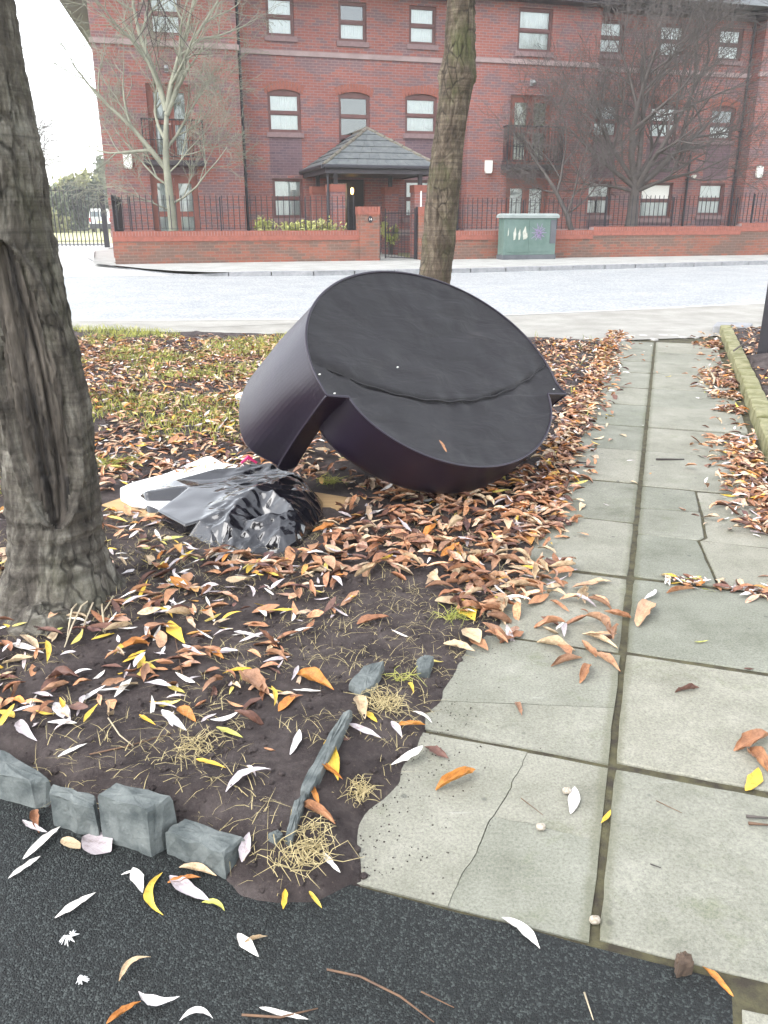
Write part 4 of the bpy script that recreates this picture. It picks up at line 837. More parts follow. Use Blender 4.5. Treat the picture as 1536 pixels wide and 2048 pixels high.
for i, (lab, x, y, Y, w, h, m, n, sz) in enumerate((
    ('dark evergreen hedge bush left of the van', 150, 425, 80, 70, 95, m_f3, 2200, 0.30), ('tall pale yellow green tree behind the drive gate', 150, 385, 95, 110, 75, m_f2, 2600, 0.34),
    ('dull green bush at the left end of the gate', 95, 420, 72, 80, 110, m_f1, 2400, 0.26), ('dark evergreen bush behind the van', 190, 415, 90, 60, 90, m_f3, 1800, 0.32),
    ('far hazy green tree beside the building corner', 212, 375, 120, 60, 100, m_f1, 1800, 0.42), ('bushy green tree showing left of the leaning trunk', -60, 400, 75, 160, 150, m_f1, 3000, 0.28), ('pale bush at the foot of the gate left of the van', 115, 447, 66, 70, 50, m_f2, 1500, 0.18))):
    c, r = far(x, y, Y, w, h); bush('garden_bush' if h < 100 else 'leafy_tree', lab, 'bush' if h < 100 else 'tree', c, r, n, sz, m, 30 + i, 'greenery beyond the drive gate')
c = W2(2.05, 1.1); bush('variegated_shrub', 'yellow and green variegated shrub behind the left railings', 'shrub', (c[0], c[1], 0.68), (1.05, 0.5, 0.50), 2200, 0.055, m_f4, 70)
c = W2(0.95, 0.9); bush('variegated_shrub', 'taller yellow flowered shrub at the left end of the bed', 'shrub', (c[0], c[1], 0.85), (0.42, 0.4, 0.45), 900, 0.055, m_f4, 71)
c = W2(5.0, 3.0); bush('variegated_shrub', 'small yellow green bush seen through the open gate', 'shrub', (c[0], c[1], 0.7), (0.3, 0.3, 0.55), 500, 0.05, m_f4, 72)

# ------------------------------------------------------------------ bare trees
def bare_tree(name, label, base, seed, trunk_pts, r0, depth, kids, lens, m_tr, m_tw, spread=(0.45, 0.9), up=0.25, droop=0.0, start=0.35, group=None, thin=0.0028, wander=0.16, nseg=5):
    """tapered trunk with recursive limbs; trunk and crown are separate parts"""
    rr = random.Random(seed); t = thing(name, label, 'tree', base, 0, group)
    tp = [Vector(p) for p in trunk_pts]; n = len(tp); rad = [r0 * (1 - 0.62 * i / (n - 1)) for i in range(n)]; rad[0] *= 1.25
    MB().tube(tp, rad, 10).build('trunk', m_tr, t, smooth=True)
    cr = MB()
    def grow(p, d, L, r, lev):
        ns = nseg if lev <= depth - 2 else max(3, nseg - 2); pts = [p]; rs = [r]; q = p.copy(); dd = d.copy()
        for i in range(ns):
            dd = (dd + Vector((rr.uniform(-1, 1), rr.uniform(-1, 1), rr.uniform(-1, 1))) * wander + Vector((0, 0, up * (0.35 if lev < depth else 0.1) - (droop if lev >= depth - 1 else 0)))).normalized()
            q = q + dd * (L / ns); pts.append(q.copy()); rs.append(max(thin, r * (1 - 0.72 * (i + 1) / ns)))
        cr.tube(pts, rs, 6 if r > 0.03 else (4 if r > 0.01 else 3), cap=False)
        if lev >= depth: return
        k = kids[min(lev, len(kids) - 1)]
        for j in range(k):
            f = start + (1 - start) * (j + rr.uniform(0.1, 0.9)) / k; x = f * ns; i = min(ns - 1, int(x)); pp = pts[i].lerp(pts[i + 1], x - i); rl = rs[i] + (rs[i + 1] - rs[i]) * (x - i)
            dl = (pts[i + 1] - pts[i]).normalized(); ax = dl.orthogonal().normalized(); ax.rotate(Matrix.Rotation(rr.uniform(0, 6.283), 3, dl)); ang = rr.uniform(*spread)
            nd = dl.copy(); nd.rotate(Matrix.Rotation(ang, 3, ax))
            grow(pp, nd, L * lens * rr.uniform(0.75, 1.2), max(thin, rl * 0.72), lev + 1)
    return t, cr, grow, tp, rad, rr
def finish(t, cr, m): cr.build('crown', m, t, smooth=True)
b = W2(-1.50, 1.5)
t, cr, grow, tp, rad, rr = bare_tree('bare_tree', 'pale grey green bare tree in front of the left balcony', (b[0], b[1], 0.06), 3, [(0, 0, 0), (0.0, 0, 0.9), (-0.03, 0, 1.7), (-0.05, 0, 2.5), (0.0, 0.02, 3.2), (0.08, 0.02, 3.75)], 0.14, 5, (6, 5, 5, 4, 4), 0.60, m_twig, m_twig, (0.4, 0.95), 0.2, 0.05, 0.15, thin=0.0042, wander=0.2)
for d, z, L, r in (((-0.55, -0.1, 0.85), 2.3, 3.2, 0.075), ((0.62, 0.0, 0.8), 3.6, 3.0, 0.085), ((-0.15, 0.1, 1), 3.7, 3.2, 0.085), ((0.3, -0.25, 1), 3.7, 3.2, 0.07), ((-0.8, 0.2, 0.5), 1.9, 2.0, 0.035), ((0.85, 0.1, 0.45), 1.45, 2.2, 0.035), ((0.75, -0.3, 0.55), 2.2, 2.0, 0.03), ((-0.7, -0.3, 0.35), 1.3, 1.6, 0.025), ((0.5, 0.5, 0.8), 2.8, 2.2, 0.045), ((-0.6, 0.35, 0.8), 3.0, 2.4, 0.05)):
    zz = [p.z for p in tp]; x = float(np.interp(z, zz, [p.x for p in tp])); grow(Vector((x, 0, z)), Vector(d).normalized(), L, r, 1)
finish(t, cr, m_twig)
b = W2(12.55, 1.9)
t, cr, grow, tp, rad, rr = bare_tree('bare_tree', 'dense bushy bare tree hiding the right part of the block', (b[0], b[1], 0.06), 9, [(0, 0, 0), (0.04, 0, 0.9), (0.06, 0, 1.7), (0.05, 0, 2.15)], 0.25, 5, (6, 6, 5, 5, 4), 0.64, m_twig2, m_twig2, (0.35, 0.95), 0.17, 0.0, 0.2, thin=0.0048, wander=0.2)
for i, (d, L, r) in enumerate((((-0.25, 0, 1), 3.8, 0.12), ((0.75, 0.1, 0.75), 3.6, 0.12), ((0.35, -0.2, 1), 4.0, 0.1), ((0.05, 0.2, 1), 3.8, 0.09), ((-0.75, -0.1, 0.6), 2.8, 0.08), ((0.95, -0.2, 0.3), 2.6, 0.07), ((-0.6, 0.4, 0.9), 2.8, 0.08), ((0.5, 0.6, 0.9), 2.8, 0.08), ((-0.9, 0.1, 0.25), 2.4, 0.05))):
    grow(Vector((0.05, 0, 2.1 - 0.12 * (i % 3))), Vector(d).normalized(), L, r, 1)
finish(t, cr, m_twig2)
b = W2(9.75, 1.2)
t, cr, grow, tp, rad, rr = bare_tree('bare_tree', 'small bare tree leaning left beside the middle balcony', (b[0], b[1], 0.06), 21, [(0.5, 0, 0), (0.42, 0, 0.6), (0.2, 0, 1.2), (-0.15, 0, 1.8), (-0.55, 0, 2.35)], 0.11, 5, (6, 5, 5, 4), 0.64, m_twig2, m_twig2, (0.4, 0.95), 0.18, 0.0, 0.15, thin=0.0045, wander=0.2)
for d, L, r, q in (((-0.7, 0, 0.8), 1.5, 0.05, 4), ((0.3, 0.1, 1), 2.0, 0.045, 3), ((-0.9, 0.1, 0.2), 1.1, 0.03, 3), ((0.2, -0.3, 0.9), 2.0, 0.04, 2), ((0.7, 0.2, 0.7), 1.8, 0.03, 2)): grow(tp[q], Vector(d).normalized(), L, r, 1)
finish(t, cr, m_twig2)
c = atY(70, 330, 60)
t, cr, grow, tp, rad, rr = bare_tree('bare_tree', 'far grey bare tree showing against the sky beside the leaning trunk', (c[0] - 2.6, 60, 0), 33, [(0, 0, 0), (0.1, 0, 1.5), (0, 0, 3.0)], 0.25, 4, (6, 6, 6, 5), 0.6, m_twig2, m_twig2, (0.4, 0.9), 0.15, 0.05, 0.2, thin=0.012)
for i in range(9): a = i * 0.7; grow(Vector((0, 0, 2.0 + 0.12 * i)), Vector((math.cos(a), math.sin(a), 0.75)).normalized(), 4.4, 0.12, 1)
finish(t, cr, m_twig2)

# ------------------------------------------------------------------ near tree trunks
def trunk_mesh(centre, radius, z0, z1, nz, na, disp, flare=None):
    V = []
    for i in range(nz):
        z = z0 + (z1 - z0) * i / (nz - 1); cx, cy = centre(z); r = radius(z)
        for k in range(na):
            a = 2 * math.pi * k / na; rr = r * (1 + disp(a, z)); V.append((cx + rr * math.cos(a), cy + rr * math.sin(a), z))
    return MB().grid(V, nz, na, True)
def pn(x, y, z): return mnoise.noise(Vector((x, y, z)))
# left trunk: points measured on the photograph, at the distance of its foot
TY = 2.48
def edge_x(z, y_at): pass
kL = [(1262, 122, 122), (1180, 116, 112), (1120, 118, 97), (1050, 115, 92), (950, 104, 95), (850, 90, 97), (750, 72, 96), (650, 52, 93), (560, 31, 92), (450, 8, 92), (300, -10, 94), (150, -32, 85), (0, -56, 86)]
cen = []
for y, x, hw in kL: p = atY(x, y, TY); q = atY(x + hw, y, TY); cen.append((float(p[2]), float(p[0]), float(q[0] - p[0]) * 0.94))
x9 = cen[-1][1]; cen += [(2.4, x9 - 0.10, 0.135), (3.2, x9 - 0.2, 0.12), (4.2, x9 - 0.28, 0.10)]
cz = [c[0] for c in cen]
lt = thing('leaning_tree', 'thick leaning trunk with a long bark wound at the left edge', 'tree', (-1.075, TY, 0.0))
fx = lambda z: float(np.interp(z, cz, [c[1] for c in cen])) + 1.075
CAMA = math.atan2(-TY, 1.075)
fr_ = lambda z: float(np.interp(z, cz, [c[2] for c in cen]))
WA_ = -1.22                                                       # angle of the wound (towards the camera, slightly right)
def wound(a, z):
    d = (a - (WA_ - 0.12 * (z - 0.7)) + math.pi) % (2 * math.pi) - math.pi
    zz = (z - 0.76) / 0.42; w = 0.66 * max(0.0, 1 - zz * zz) ** 0.5 if abs(zz) < 1 else 0.0
    return d, w
def dispL(a, z):
    x, y = math.cos(a), math.sin(a)
    v = 0.07 * pn(x * 1.3, y * 1.3, z * 1.6) + 0.06 * pn(x * 4, y * 4, z * 6 + 9) + 0.045 * pn(x * 9, y * 9, z * 22) + 0.03 * pn(x * 20, y * 20, z * 60) - 0.085 * (1 - abs(pn(x * 4.5 + 0.6 * pn(x * 6, y * 6, z * 9), y * 4.5, z * 3.2 + 4))) ** 9 * (1 if z > 0.5 else 0.2)
    if z < 0.42 and z > 0.1: v += 0.03 * math.sin(z * 105 + 2.2 * pn(x * 2, y * 2, 3)) * min(1, (z - 0.1) / 0.08) * min(1, (0.42 - z) / 0.08)
    if z < 0.28: f = (0.28 - z) / 0.28; v += f * f * (0.22 + 0.24 * max(0, math.sin(a * 2.5 + 0.8)) + 0.15 * pn(x * 2, y * 2, 7))
    d, w = wound(a, z)
    if w > 0:
        e = abs(d) / w
        if e < 1: v += -0.15 * (1 - e * e) ** 0.5 - 0.09 * abs(pn(d * 14, z * 1.6, 2.0)) - 0.12 * math.exp(-((d + 0.22 * w) / 0.06) ** 2) - 0.10 * math.exp(-((d - 0.35 * w) / 0.05) ** 2)
        elif e < 1.5: v += 0.12 * (1 - abs(e - 1.2) / 0.3) if abs(e - 1.2) < 0.3 else 0
    return v
mb = trunk_mesh(lambda z: (fx(z), 0.0), fr_, -0.03, 4.2, 620, 200, dispL)
tm = mb.mesh('trunk'); tm.materials.append(m_bark); tm.materials.append(m_wound)
na = 200; idx = []
for f in range(len(tm.polygons)):
    i, k = divmod(f, na); z = -0.03 + 4.23 * (i + .5) / 619; d, w = wound(2 * math.pi * (k + .5) / na, z)
    idx.append(1 if w > 0 and abs(d) / w < 0.86 + 0.25 * pn(d * 9, z * 9, 4) else 0)
tm.polygons.foreach_set('material_index', idx)
link('trunk', tm, None, lt, True)
# root lump at the foot
mb = MB(); V = []; nb = 20
for i in range(14):
    th = math.pi * i / 13
    for k in range(nb):
        a = 2 * math.pi * k / nb; r = 1 + 0.25 * pn(math.cos(a) * 1.5, math.sin(a) * 1.5, th * 2); V.append((0.02 + 0.115 * r * math.sin(th) * math.cos(a), -0.20 + 0.09 * r * math.sin(th) * math.sin(a), 0.03 + 0.085 * r * math.cos(th)))
mb.grid(V, 14, nb, True).build('root', m_bark, lt, smooth=True)
# limbs above the frame and the dark twigs that hang back into view
rr = random.Random(4); mb = MB()
top = Vector((fx(3.6), 0, 3.6))
limbs = [[top, top + Vector((0.9, 1.2, 0.5)), top + Vector((1.5, 2.4, 0.55)), top + Vector((1.45, 3.4, 0.1))], [top, top + Vector((-0.8, 0.5, 0.8)), top + Vector((-1.8, 0.8, 1.3))], [top, top + Vector((0.3, -0.8, 0.9)), top + Vector((0.7, -1.8, 1.5))]]
for l in limbs: mb.tube(l, [0.075 - 0.02 * i for i in range(len(l))], 8)
mb.build('limb', m_bark, lt, smooth=True)
mb = MB(); lw = Vector(lt.location); o0 = limbs[0][-1]
for (x, y) in ((300, 60), (275, 35), (318, 120), (330, 95), (352, 90), (345, 60), (395, 118), (310, 90), (265, 70), (400, 40), (322, 150)):
    Y = rr.uniform(5.6, 6.2); p = Vector(atY(x, y, Y)) - lw; q = Vector(atY(300 + rr.uniform(-12, 14), -30, 5.9)) - lw
    mid = (p + q) / 2 + Vector((rr.uniform(-0.05, 0.05), rr.uniform(-0.05, 0.05), 0.03)); mb.tube([o0, q, mid, p], [0.010, 0.005, 0.003, 0.0014], 4)
    for j in range(2): s0 = mid.lerp(p, rr.random()); mb.tube([s0, s0 + Vector((rr.uniform(-0.18, 0.18), rr.uniform(-0.1, 0.1), rr.uniform(-0.15, 0.02)))], [0.0018, 0.001], 3)
mb.build('hanging_twigs', m_twigdark, lt)
# straight trunk behind the sofa
t2p = G(858, 722); T2 = thing('street_tree', 'slim mossy banded tree trunk standing behind the overturned sofa', 'tree', (t2p[0], t2p[1], 0))
YT = float(t2p[1]); kx = [(722, 845, 33), (575, 868, 33), (480, 878, 34), (400, 885, 34), (300, 895, 33), (200, 908, 33), (150, 916, 36), (100, 918, 32), (0, 921, 29), (-200, 928, 28)]
zz, xx, rrr = [], [], []
for y, x, hw in kx: p = atY(x, y, YT); q = atY(x + hw, y, YT); zz.append(float(p[2])); xx.append(float(p[0])); rrr.append(float(q[0] - p[0]))
zz += [4.8, 6.0]; xx += [xx[-1] + 0.05, xx[-1] + 0.1]; rrr += [0.11, 0.09]
def disp2(a, z):
    x, y = math.cos(a), math.sin(a); v = -0.04 + 0.07 * pn(x * 1.5, y * 1.5, z * 1.7) + 0.055 * pn(x * 4, y * 4, z * 7) + 0.04 * pn(x * 10, y * 10, z * 24) + 0.02 * pn(x * 18, y * 18, z * 60) - 0.06 * (1 - abs(pn(x * 4, y * 4, z * 2.6))) ** 10
    for (az, ah, am) in ((zz[1] + 0.25, 0.9, 0.0), (zz[6], 2.9, 0.22), (zz[2] + 0.05, -1.3, 0.0)):
        d = (a - ah + math.pi) % (2 * math.pi) - math.pi; v += am * math.exp(-(d / 0.5) ** 2 - ((z - az) / 0.07) ** 2)
    v += 0.05 * math.exp(-((z - zz[2]) / 0.06) ** 2)
    if 2.2 < z < 3.0: d = (a - 0.0 + math.pi) % (2 * math.pi) - math.pi; v += 0.07 * math.exp(-(d / 0.5) ** 2) * (pn(3, 1, z * 16) > 0)
    if z < 0.25: v += 0.5 * ((0.25 - z) / 0.25) ** 2
    return v
trunk_mesh(lambda z: (float(np.interp(z, zz, xx)) - t2p[0], 0.0), lambda z: float(np.interp(z, zz, rrr)), -0.02, 6.0, 420, 84, disp2).build('trunk', m_bark2, T2, smooth=True)
mb = MB(); tp = Vector((xx[-1] - t2p[0], 0, 5.9))
for a in range(5): mb.tube([tp, tp + Vector((math.cos(a * 1.3) * 0.7, math.sin(a * 1.3) * 0.7, 0.9)), tp + Vector((math.cos(a * 1.3) * 1.6, math.sin(a * 1.3) * 1.6, 1.6))], [0.05, 0.035, 0.012], 7)
mb.build('crown', m_bark2, T2, smooth=True)

# ------------------------------------------------------------------ overturned round sofa (local z = out of its underside)
SR = Matrix(((0.7557902747, -0.3691543149, 0.5408383792), (0.6430445382, 0.5743126096, -0.5066149903), (-0.1235911913, 0.7306778485, 0.6714425509)))
sofa = thing('overturned_sofa', 'dark purple round snuggle sofa tipped over with its black underside showing', 'sofa')
sofa.matrix_world = Matrix.Translation((0.2918, 3.7222, 0.5793)) @ SR.to_4x4()
sR, sRb, sa, sw, sF, sbul, sHa, sHs = 0.7556, 0.5647, 0.1265, 0.1005, 0.3711, -0.1056, 0.60, 0.264
t0 = math.asin(-sa / sRb); NB = 120
tt = np.linspace(t0, math.pi - t0, NB)
Bq = np.stack([sR * np.cos(tt), sRb * np.sin(tt)], 1); Bq[-1] = (-0.742, -0.118); Bq[0] = (0.785, -0.13); Bq[1, 0] += 0.03; Bq[2, 0] += 0.018; Bq[3, 0] += 0.008
NS = 80; uu = np.linspace(0, math.pi, NS); Ws = sR * math.cos(t0) - sw
Sq = np.stack([np.cos(uu) * Ws * (1 + sbul * np.sin(uu)), -sa - sF * np.sin(uu)], 1)
out = np.concatenate([Bq, Sq[::-1]])                              # right arm corner .. back .. left arm corner, seat front
out = np.concatenate([Bq, Sq[::-1]]); NO = len(out)
c0 = np.array([0.0, -0.09]); NRg = 46
def seam_q(p): return -0.135 + 0.345 * p * p
# underside cloth: rings from the rim to the centre, with stretched folds
V = []; ang = np.unwrap(np.arctan2(out[:, 1] - c0[1], out[:, 0] - c0[0])); rs2 = random.Random(2)
for i in range(NRg):
    f = 1 - i / (NRg - 1); f2 = f
    for k in range(NO):
        q = c0 + (out[k] - c0) * f2; p_, q_ = q; e = 1 - f
        a = ang[k]; h = -0.006 * min(1, e * 9)                                       # slightly inside the piping
        wr = pn(a * 5.0, 0.4, e * 0.8) + 0.6 * pn(a * 11, 2.0, e * 1.0)
        h += 0.012 * wr * math.exp(-e * 5.5) * min(1, e * 14)
        h += 0.020 * pn(p_ * 1.6 + q_ * 1.2, q_ * 4.5 - p_ * 2.2, 5.0) * min(1, e * 6) + 0.007 * pn(p_ * 6 + 3 * q_, q_ * 14 - 4 * p_, 1.0) * min(1, e * 8) - 0.034 * min(1, e * 1.6)
        ds = q_ - seam_q(p_)
        if abs(p_) < 0.75:
            h += (0.006 if ds > 0 else 0) * math.exp(-max(ds, 0) / 0.09) * min(1, e * 12 + 0.2) - 0.012 * math.exp(-(ds / 0.012) ** 2)
            h += 0.006 * math.sin(p_ * 34 + 2 * math.sin(p_ * 9)) * math.exp(-abs(ds) / 0.035) * min(1, e * 8)
        V.append((p_, q_, h))
MB().grid(V, NRg, NO, True).build('underside_cloth', m_cloth, sofa, smooth=True)
# stitched overlap along the seam
ps = [(p, seam_q(p) + 0.004 * math.sin(p * 40), -0.006 - 0.030 * max(0, 1 - (p / 0.74) ** 2) ** 0.6) for p in np.linspace(-0.70, 0.74, 60)]
MB().tube(ps, [0.003 + 0.0015 * abs(math.sin(i * 1.7)) for i in range(60)], 6).build('seam', m_cloth, sofa, smooth=True)
# piping round the rim
MB().tube([(q[0], q[1], 0.0) for q in out] + [(out[0][0], out[0][1], 0.0)], 0.006, 7, False).build('piping', m_leather, sofa, smooth=True)
# arms and back: profile swept round the arc
prof = []; V = []; HN = 26
def arm_pt(k, hfrac, side):
    q = Bq[k]; tq = (k / (NB - 1)) ; e = min(tq, 1 - tq); end = math.exp(-(e / 0.035) ** 2); H = sHa
    flare = 1 + 0.055 * hfrac * (1 - math.exp(-(e / 0.05) ** 2)) + 0.02 * math.sin(math.pi * hfrac)
    p_ = q[0] * flare * (1 - 0.115 * hfrac * end); q_ = q[1] * (1 + 0.03 * hfrac) ; 
    return p_, q_, H
prof = [(0.0, h) for h in np.linspace(0, 0.94, 16)] + [(0.012, 0.97), (0.03, 0.992), (0.055, 1.0), (sw - 0.02, 0.995), (sw, 0.96)] + [(sw, h) for h in np.linspace(0.9, 0.30, 6)]
for k in range(NB):
    for (ins, hf) in prof:
        p_, q_, H = arm_pt(k, hf, 0); L = math.hypot(p_, q_); nrm = np.array([p_ / sR ** 2, q_ / sRb ** 2]); nrm /= np.linalg.norm(nrm)
        if k in (0, NB - 1): nrm = np.array([1.0 if k == 0 else -1.0, 0.0])
        nb_ = 0.004 * pn(p_ * 3, q_ * 3, hf * 3) if ins == 0 and 0.02 < hf else 0
        V.append((p_ - nrm[0] * (ins - nb_), q_ - nrm[1] * (ins - nb_), -H * hf))
mb = MB().grid(V, NB, len(prof)); n = len(prof)
mb.f.append(tuple(range(n))); mb.f.append(tuple((NB - 1) * n + i for i in range(n))[::-1])
mb.build('arm_and_back', m_leather, sofa, smooth=False, fix=True)
ob = sofa.children[-1]; ob.data.polygons.foreach_set('use_smooth', [len(p.vertices) == 4 for p in ob.data.polygons])
# stitched edges up the arm fronts
for k in (0, NB - 1): MB().tube([(V[k * n + i][0], V[k * n + i][1] - 0.001, V[k * n + i][2]) for i in range(0, 19)], 0.005, 6).build('arm_piping', m_leather, sofa, smooth=True)
# arm front pieces between the arm corner and the seat
for a, b in ((Bq[0], Sq[0]), (Bq[-1], Sq[-1])): MB().quad((a[0], a[1], 0), (b[0], b[1], 0), (b[0], b[1], -sHs), (a[0] * 0.95, a[1], -sHs)).build('arm_front', m_leather, sofa)
# seat front wall, rounded under the seat edge, and the seat itself
V = []; sp = [(0, 0), (0.004, 0.1), (0.008, 0.3), (0.012, 0.5), (0.012, 0.7), (0.008, 0.86), (-0.006, 0.95), (-0.03, 1.0), (-0.12, 1.03)]
for k in range(NS):
    q = Sq[k]; nr = np.array([q[0] / Ws ** 2, (q[1] + sa) / sF ** 2]); nr /= np.linalg.norm(nr) + 1e-9
    for (o_, h) in sp: w = 0.003 * pn(k * 0.16, h * 4, 3.3); V.append((q[0] + nr[0] * (o_ + w), q[1] + nr[1] * (o_ + w), -sHs * h))
MB().grid(V, NS, len(sp)).build('seat_front', m_leather, sofa, smooth=True, fix=True)
MB().prism([(q[0] * 0.9, q[1] * 0.9) for q in Sq[::-1]] + [(-0.6, 0.1), (-0.4, 0.38), (0, 0.45), (0.4, 0.38), (0.6, 0.1)][::1], -0.28, -0.262).build('seat', m_leather, sofa)
for (p_, q_) in ((-0.735, -0.02), (-0.70, -0.11), (-0.30, 0.02), (0.70, -0.10)):
    MB().box(p_ - 0.004, p_ + 0.004, q_ - 0.002, q_ + 0.002, 0.0, 0.005).build('staple', m_white, sofa)

# ------------------------------------------------------------------ dumped sack, polystyrene and cardboard
def tin(ctrl, hull, st, extra):
    """height sheet through measured control points (photo x, y, height)"""
    pts = [G(x, y, z) for x, y, z in ctrl]; A = np.array([(p[0], p[1]) for p in pts]); Zc = np.array([p[2] for p in pts])
    H = np.array([G(x, y, 0.0)[:2] for x, y in hull])
    x0, y0 = H.min(0) - 0.03; x1, y1 = H.max(0) + 0.03; xs = np.arange(x0, x1, st); ys = np.arange(y0, y1, st); X, Y = np.meshgrid(xs, ys)
    D = (X[..., None] - A[:, 0]) ** 2 + (Y[..., None] - A[:, 1]) ** 2; w = 1 / (D + 0.0009) ** 2.0; Z = (w * Zc).sum(-1) / w.sum(-1)
    sd = sdist(H, X, Y); Z = extra(X, Y, Z, sd); I = np.arange(X.size).reshape(X.shape); F = np.stack([I[:-1, :-1], I[:-1, 1:], I[1:, 1:], I[1:, :-1]], -1).reshape(-1, 4)
    keep = (sd.ravel()[F] > -0.012).any(1); return np.stack([X, Y, Z], -1).reshape(-1, 3), F[keep]
hull = [(256, 1014), (300, 1050), (370, 1098), (430, 1120), (552, 1130), (604, 1114), (655, 1050), (645, 1012), (592, 1000), (545, 990), (450, 992), (340, 1006), (266, 1008)]
ctrl = [(262, 996, .075), (280, 985, .10), (369, 1050, .085), (330, 1020, .09), (350, 995, .11), (420, 975, .125), (500, 962, .14), (583, 955, .13), (430, 1020, .105), (470, 1000, .13), (510, 990, .17), (560, 995, .16), (610, 990, .12), (420, 1055, .09), (480, 1060, .11), (535, 1050, .085), (570, 1040, .13), (620, 1030, .09), (430, 1092, .06), (500, 1092, .08), (560, 1080, .09), (600, 1065, .09), (635, 1025, .08), (520, 940, .13), (420, 945, .10)]
kn = G(535, 1050, 0.09)[:2]
def crumple(X, Y, Z, sd):
    dx, dy = X - kn[0], Y - kn[1]; r = np.hypot(dx, dy); a = np.arctan2(dy, dx)
    fold = np.abs(np.sin(a * 6.5 + 5 * fbm(X, Y, 6, 3))) * 0.020 * np.exp(-(r / 0.22) ** 2) - 0.03 * np.exp(-(r / 0.035) ** 2)
    right = np.clip((X - G(400, 1040, .1)[0]) / 0.12, 0, 1)
    cr = (np.abs(fbm(X, Y * 1.3, 9, 4)) * 0.05 - 0.008) * (0.12 + 0.88 * right)
    band = 0.010 * np.sin((Y - 0.25 * X) * 95 + 3 * fbm(X, Y, 3, 2)) * np.exp(-((Y - (G(430, 970, .12)[1] + 0.10 * (X - G(430, 970, .12)[0]))) / 0.05) ** 2)
    Z = Z + fold + cr * 0.9 + band
    edge = np.clip((sd + 0.012 + 0.012 * fbm(X, Y, 14, 3)) / 0.028, 0, 1); return np.maximum(0.012, Z * edge ** 0.6)
from mathutils.geometry import delaunay_2d_cdt
rim = [(258, 1010), (300, 1046), (369, 1091), (430, 1116), (500, 1122), (552, 1124), (600, 1110), (632, 1078), (654, 1047), (650, 1015), (616, 978), (570, 958), (430, 962), (335, 984), (266, 1000)]
tops = [(264, 993, .07), (369, 1049, .085), (315, 1021, .08), (290, 983, .10), (380, 972, .116), (480, 962, .126), (583, 953, .136), (335, 973, .083), (420, 960, .092), (520, 949, .105), (350, 960, .098), (430, 938, .118), (535, 928, .138), (590, 944, .13),
        (420, 1010, .105), (470, 985, .122), (510, 976, .172), (548, 983, .168), (600, 984, .135), (626, 990, .10), (420, 1060, .072), (448, 1044, .11), (500, 1040, .10), (535, 1051, .055), (520, 1030, .125), (560, 1030, .125), (592, 1020, .135), (620, 1020, .10), (640, 1030, .062),
        (480, 1075, .062), (520, 1085, .05), (560, 1075, .078), (590, 1060, .088), (612, 1050, .082), (440, 1090, .034), (500, 1105, .032), (552, 1106, .042), (592, 1085, .055), (470, 1012, .13), (400, 1040, .094)]
P3 = [Vector((*G(x, y)[:2], 0.012)) for x, y in rim] + [Vector(G(x, y, z)) for x, y, z in tops]
vv, ee, ff, _, _, _ = delaunay_2d_cdt([p.xy for p in P3], [], [list(range(len(rim)))], 1, 1e-6)
zf = {(round(p.x, 4), round(p.y, 4)): p.z for p in P3}
me = bpy.data.meshes.new('bin_bag'); me.from_pydata([(v.x, v.y, zf.get((round(v.x, 4), round(v.y, 4)), 0.05)) for v in vv], [], [tuple(f) for f in ff]); me.update()
bm = bmesh.new(); bm.from_mesh(me); bmesh.ops.recalc_face_normals(bm, faces=bm.faces)
if sum(f.normal.z for f in bm.faces) < 0: bmesh.ops.reverse_faces(bm, faces=bm.faces)
for it in range(4): bmesh.ops.subdivide_edges(bm, edges=bm.edges[:], cuts=1, use_grid_fill=True)
bmesh.ops.triangulate(bm, faces=bm.faces); bm.normal_update()
xl = G(395, 1040, .1)[0]; yl = G(430, 975, .11)[1]
for v in bm.verts:
    x, y, z = v.co; dx, dy = x - kn[0], y - kn[1]; r = math.hypot(dx, dy); an = math.atan2(dy, dx); rt2 = min(1, max(0, (x - xl) / 0.08)); low = min(1, max(0, (z - 0.012) / 0.03))
    f = (abs(math.sin(an * 3.0 + 4.5 * pn(x * 9, y * 9, 1))) ** 0.6 - 0.5) * 0.004 * math.exp(-(r / 0.10) ** 2) + (0.5 - abs(pn(x * 13, y * 17, 2.0)) ** 0.7) * 0.024 + (0.4 - abs(pn(x * 42, y * 42, 5.0)) ** 0.8) * 0.004
    b_ = (y - yl) - 0.12 * (x - G(430, 975, .11)[0]); st = 0.004 * math.sin(b_ * 260 + 4 * pn(x * 6, y * 6, 0)) * math.exp(-((b_ - 0.02) / 0.03) ** 2)
    v.co.z += low * (rt2 * f + st + 0.0022 * pn(x * 12, y * 12, 8))
bmesh.ops.smooth_vert(bm, verts=bm.verts, factor=0.35, use_axis_x=True, use_axis_y=True, use_axis_z=True)
bm.to_mesh(me); bm.free()
tag(link('bin_bag', me, m_bag, None, True), 'shiny black plastic sack wrapped round a flat parcel beside the sofa', 'bin bag')
def board(name, pts, z0, z1, m, label, cat, bev=0.01):
    mb = MB(); mb.prism([G(x, y, z1)[:2] for x, y in pts], z0, z1); o = mb.build(name, m, None, bevel=bev, fix=True); return tag(o, label, cat)
board('polystyrene_sheet', [(240, 975), (262, 965), (335, 945), (408, 913), (422, 911), (446, 925), (520, 935), (500, 965), (330, 1010), (262, 1000), (240, 988)], 0.035, 0.07, m_poly, 'white packing sheet sticking out behind the black sack', 'packing sheet', 0.008)
board('cardboard_sheet', [(203, 1009), (240, 996), (330, 985), (560, 975), (612, 981), (706, 996), (650, 1041), (520, 1075), (400, 1075), (312, 1044)], 0.026, 0.034, m_card, 'flat brown cardboard sheet lying under the black sack', 'cardboard', 0.002)
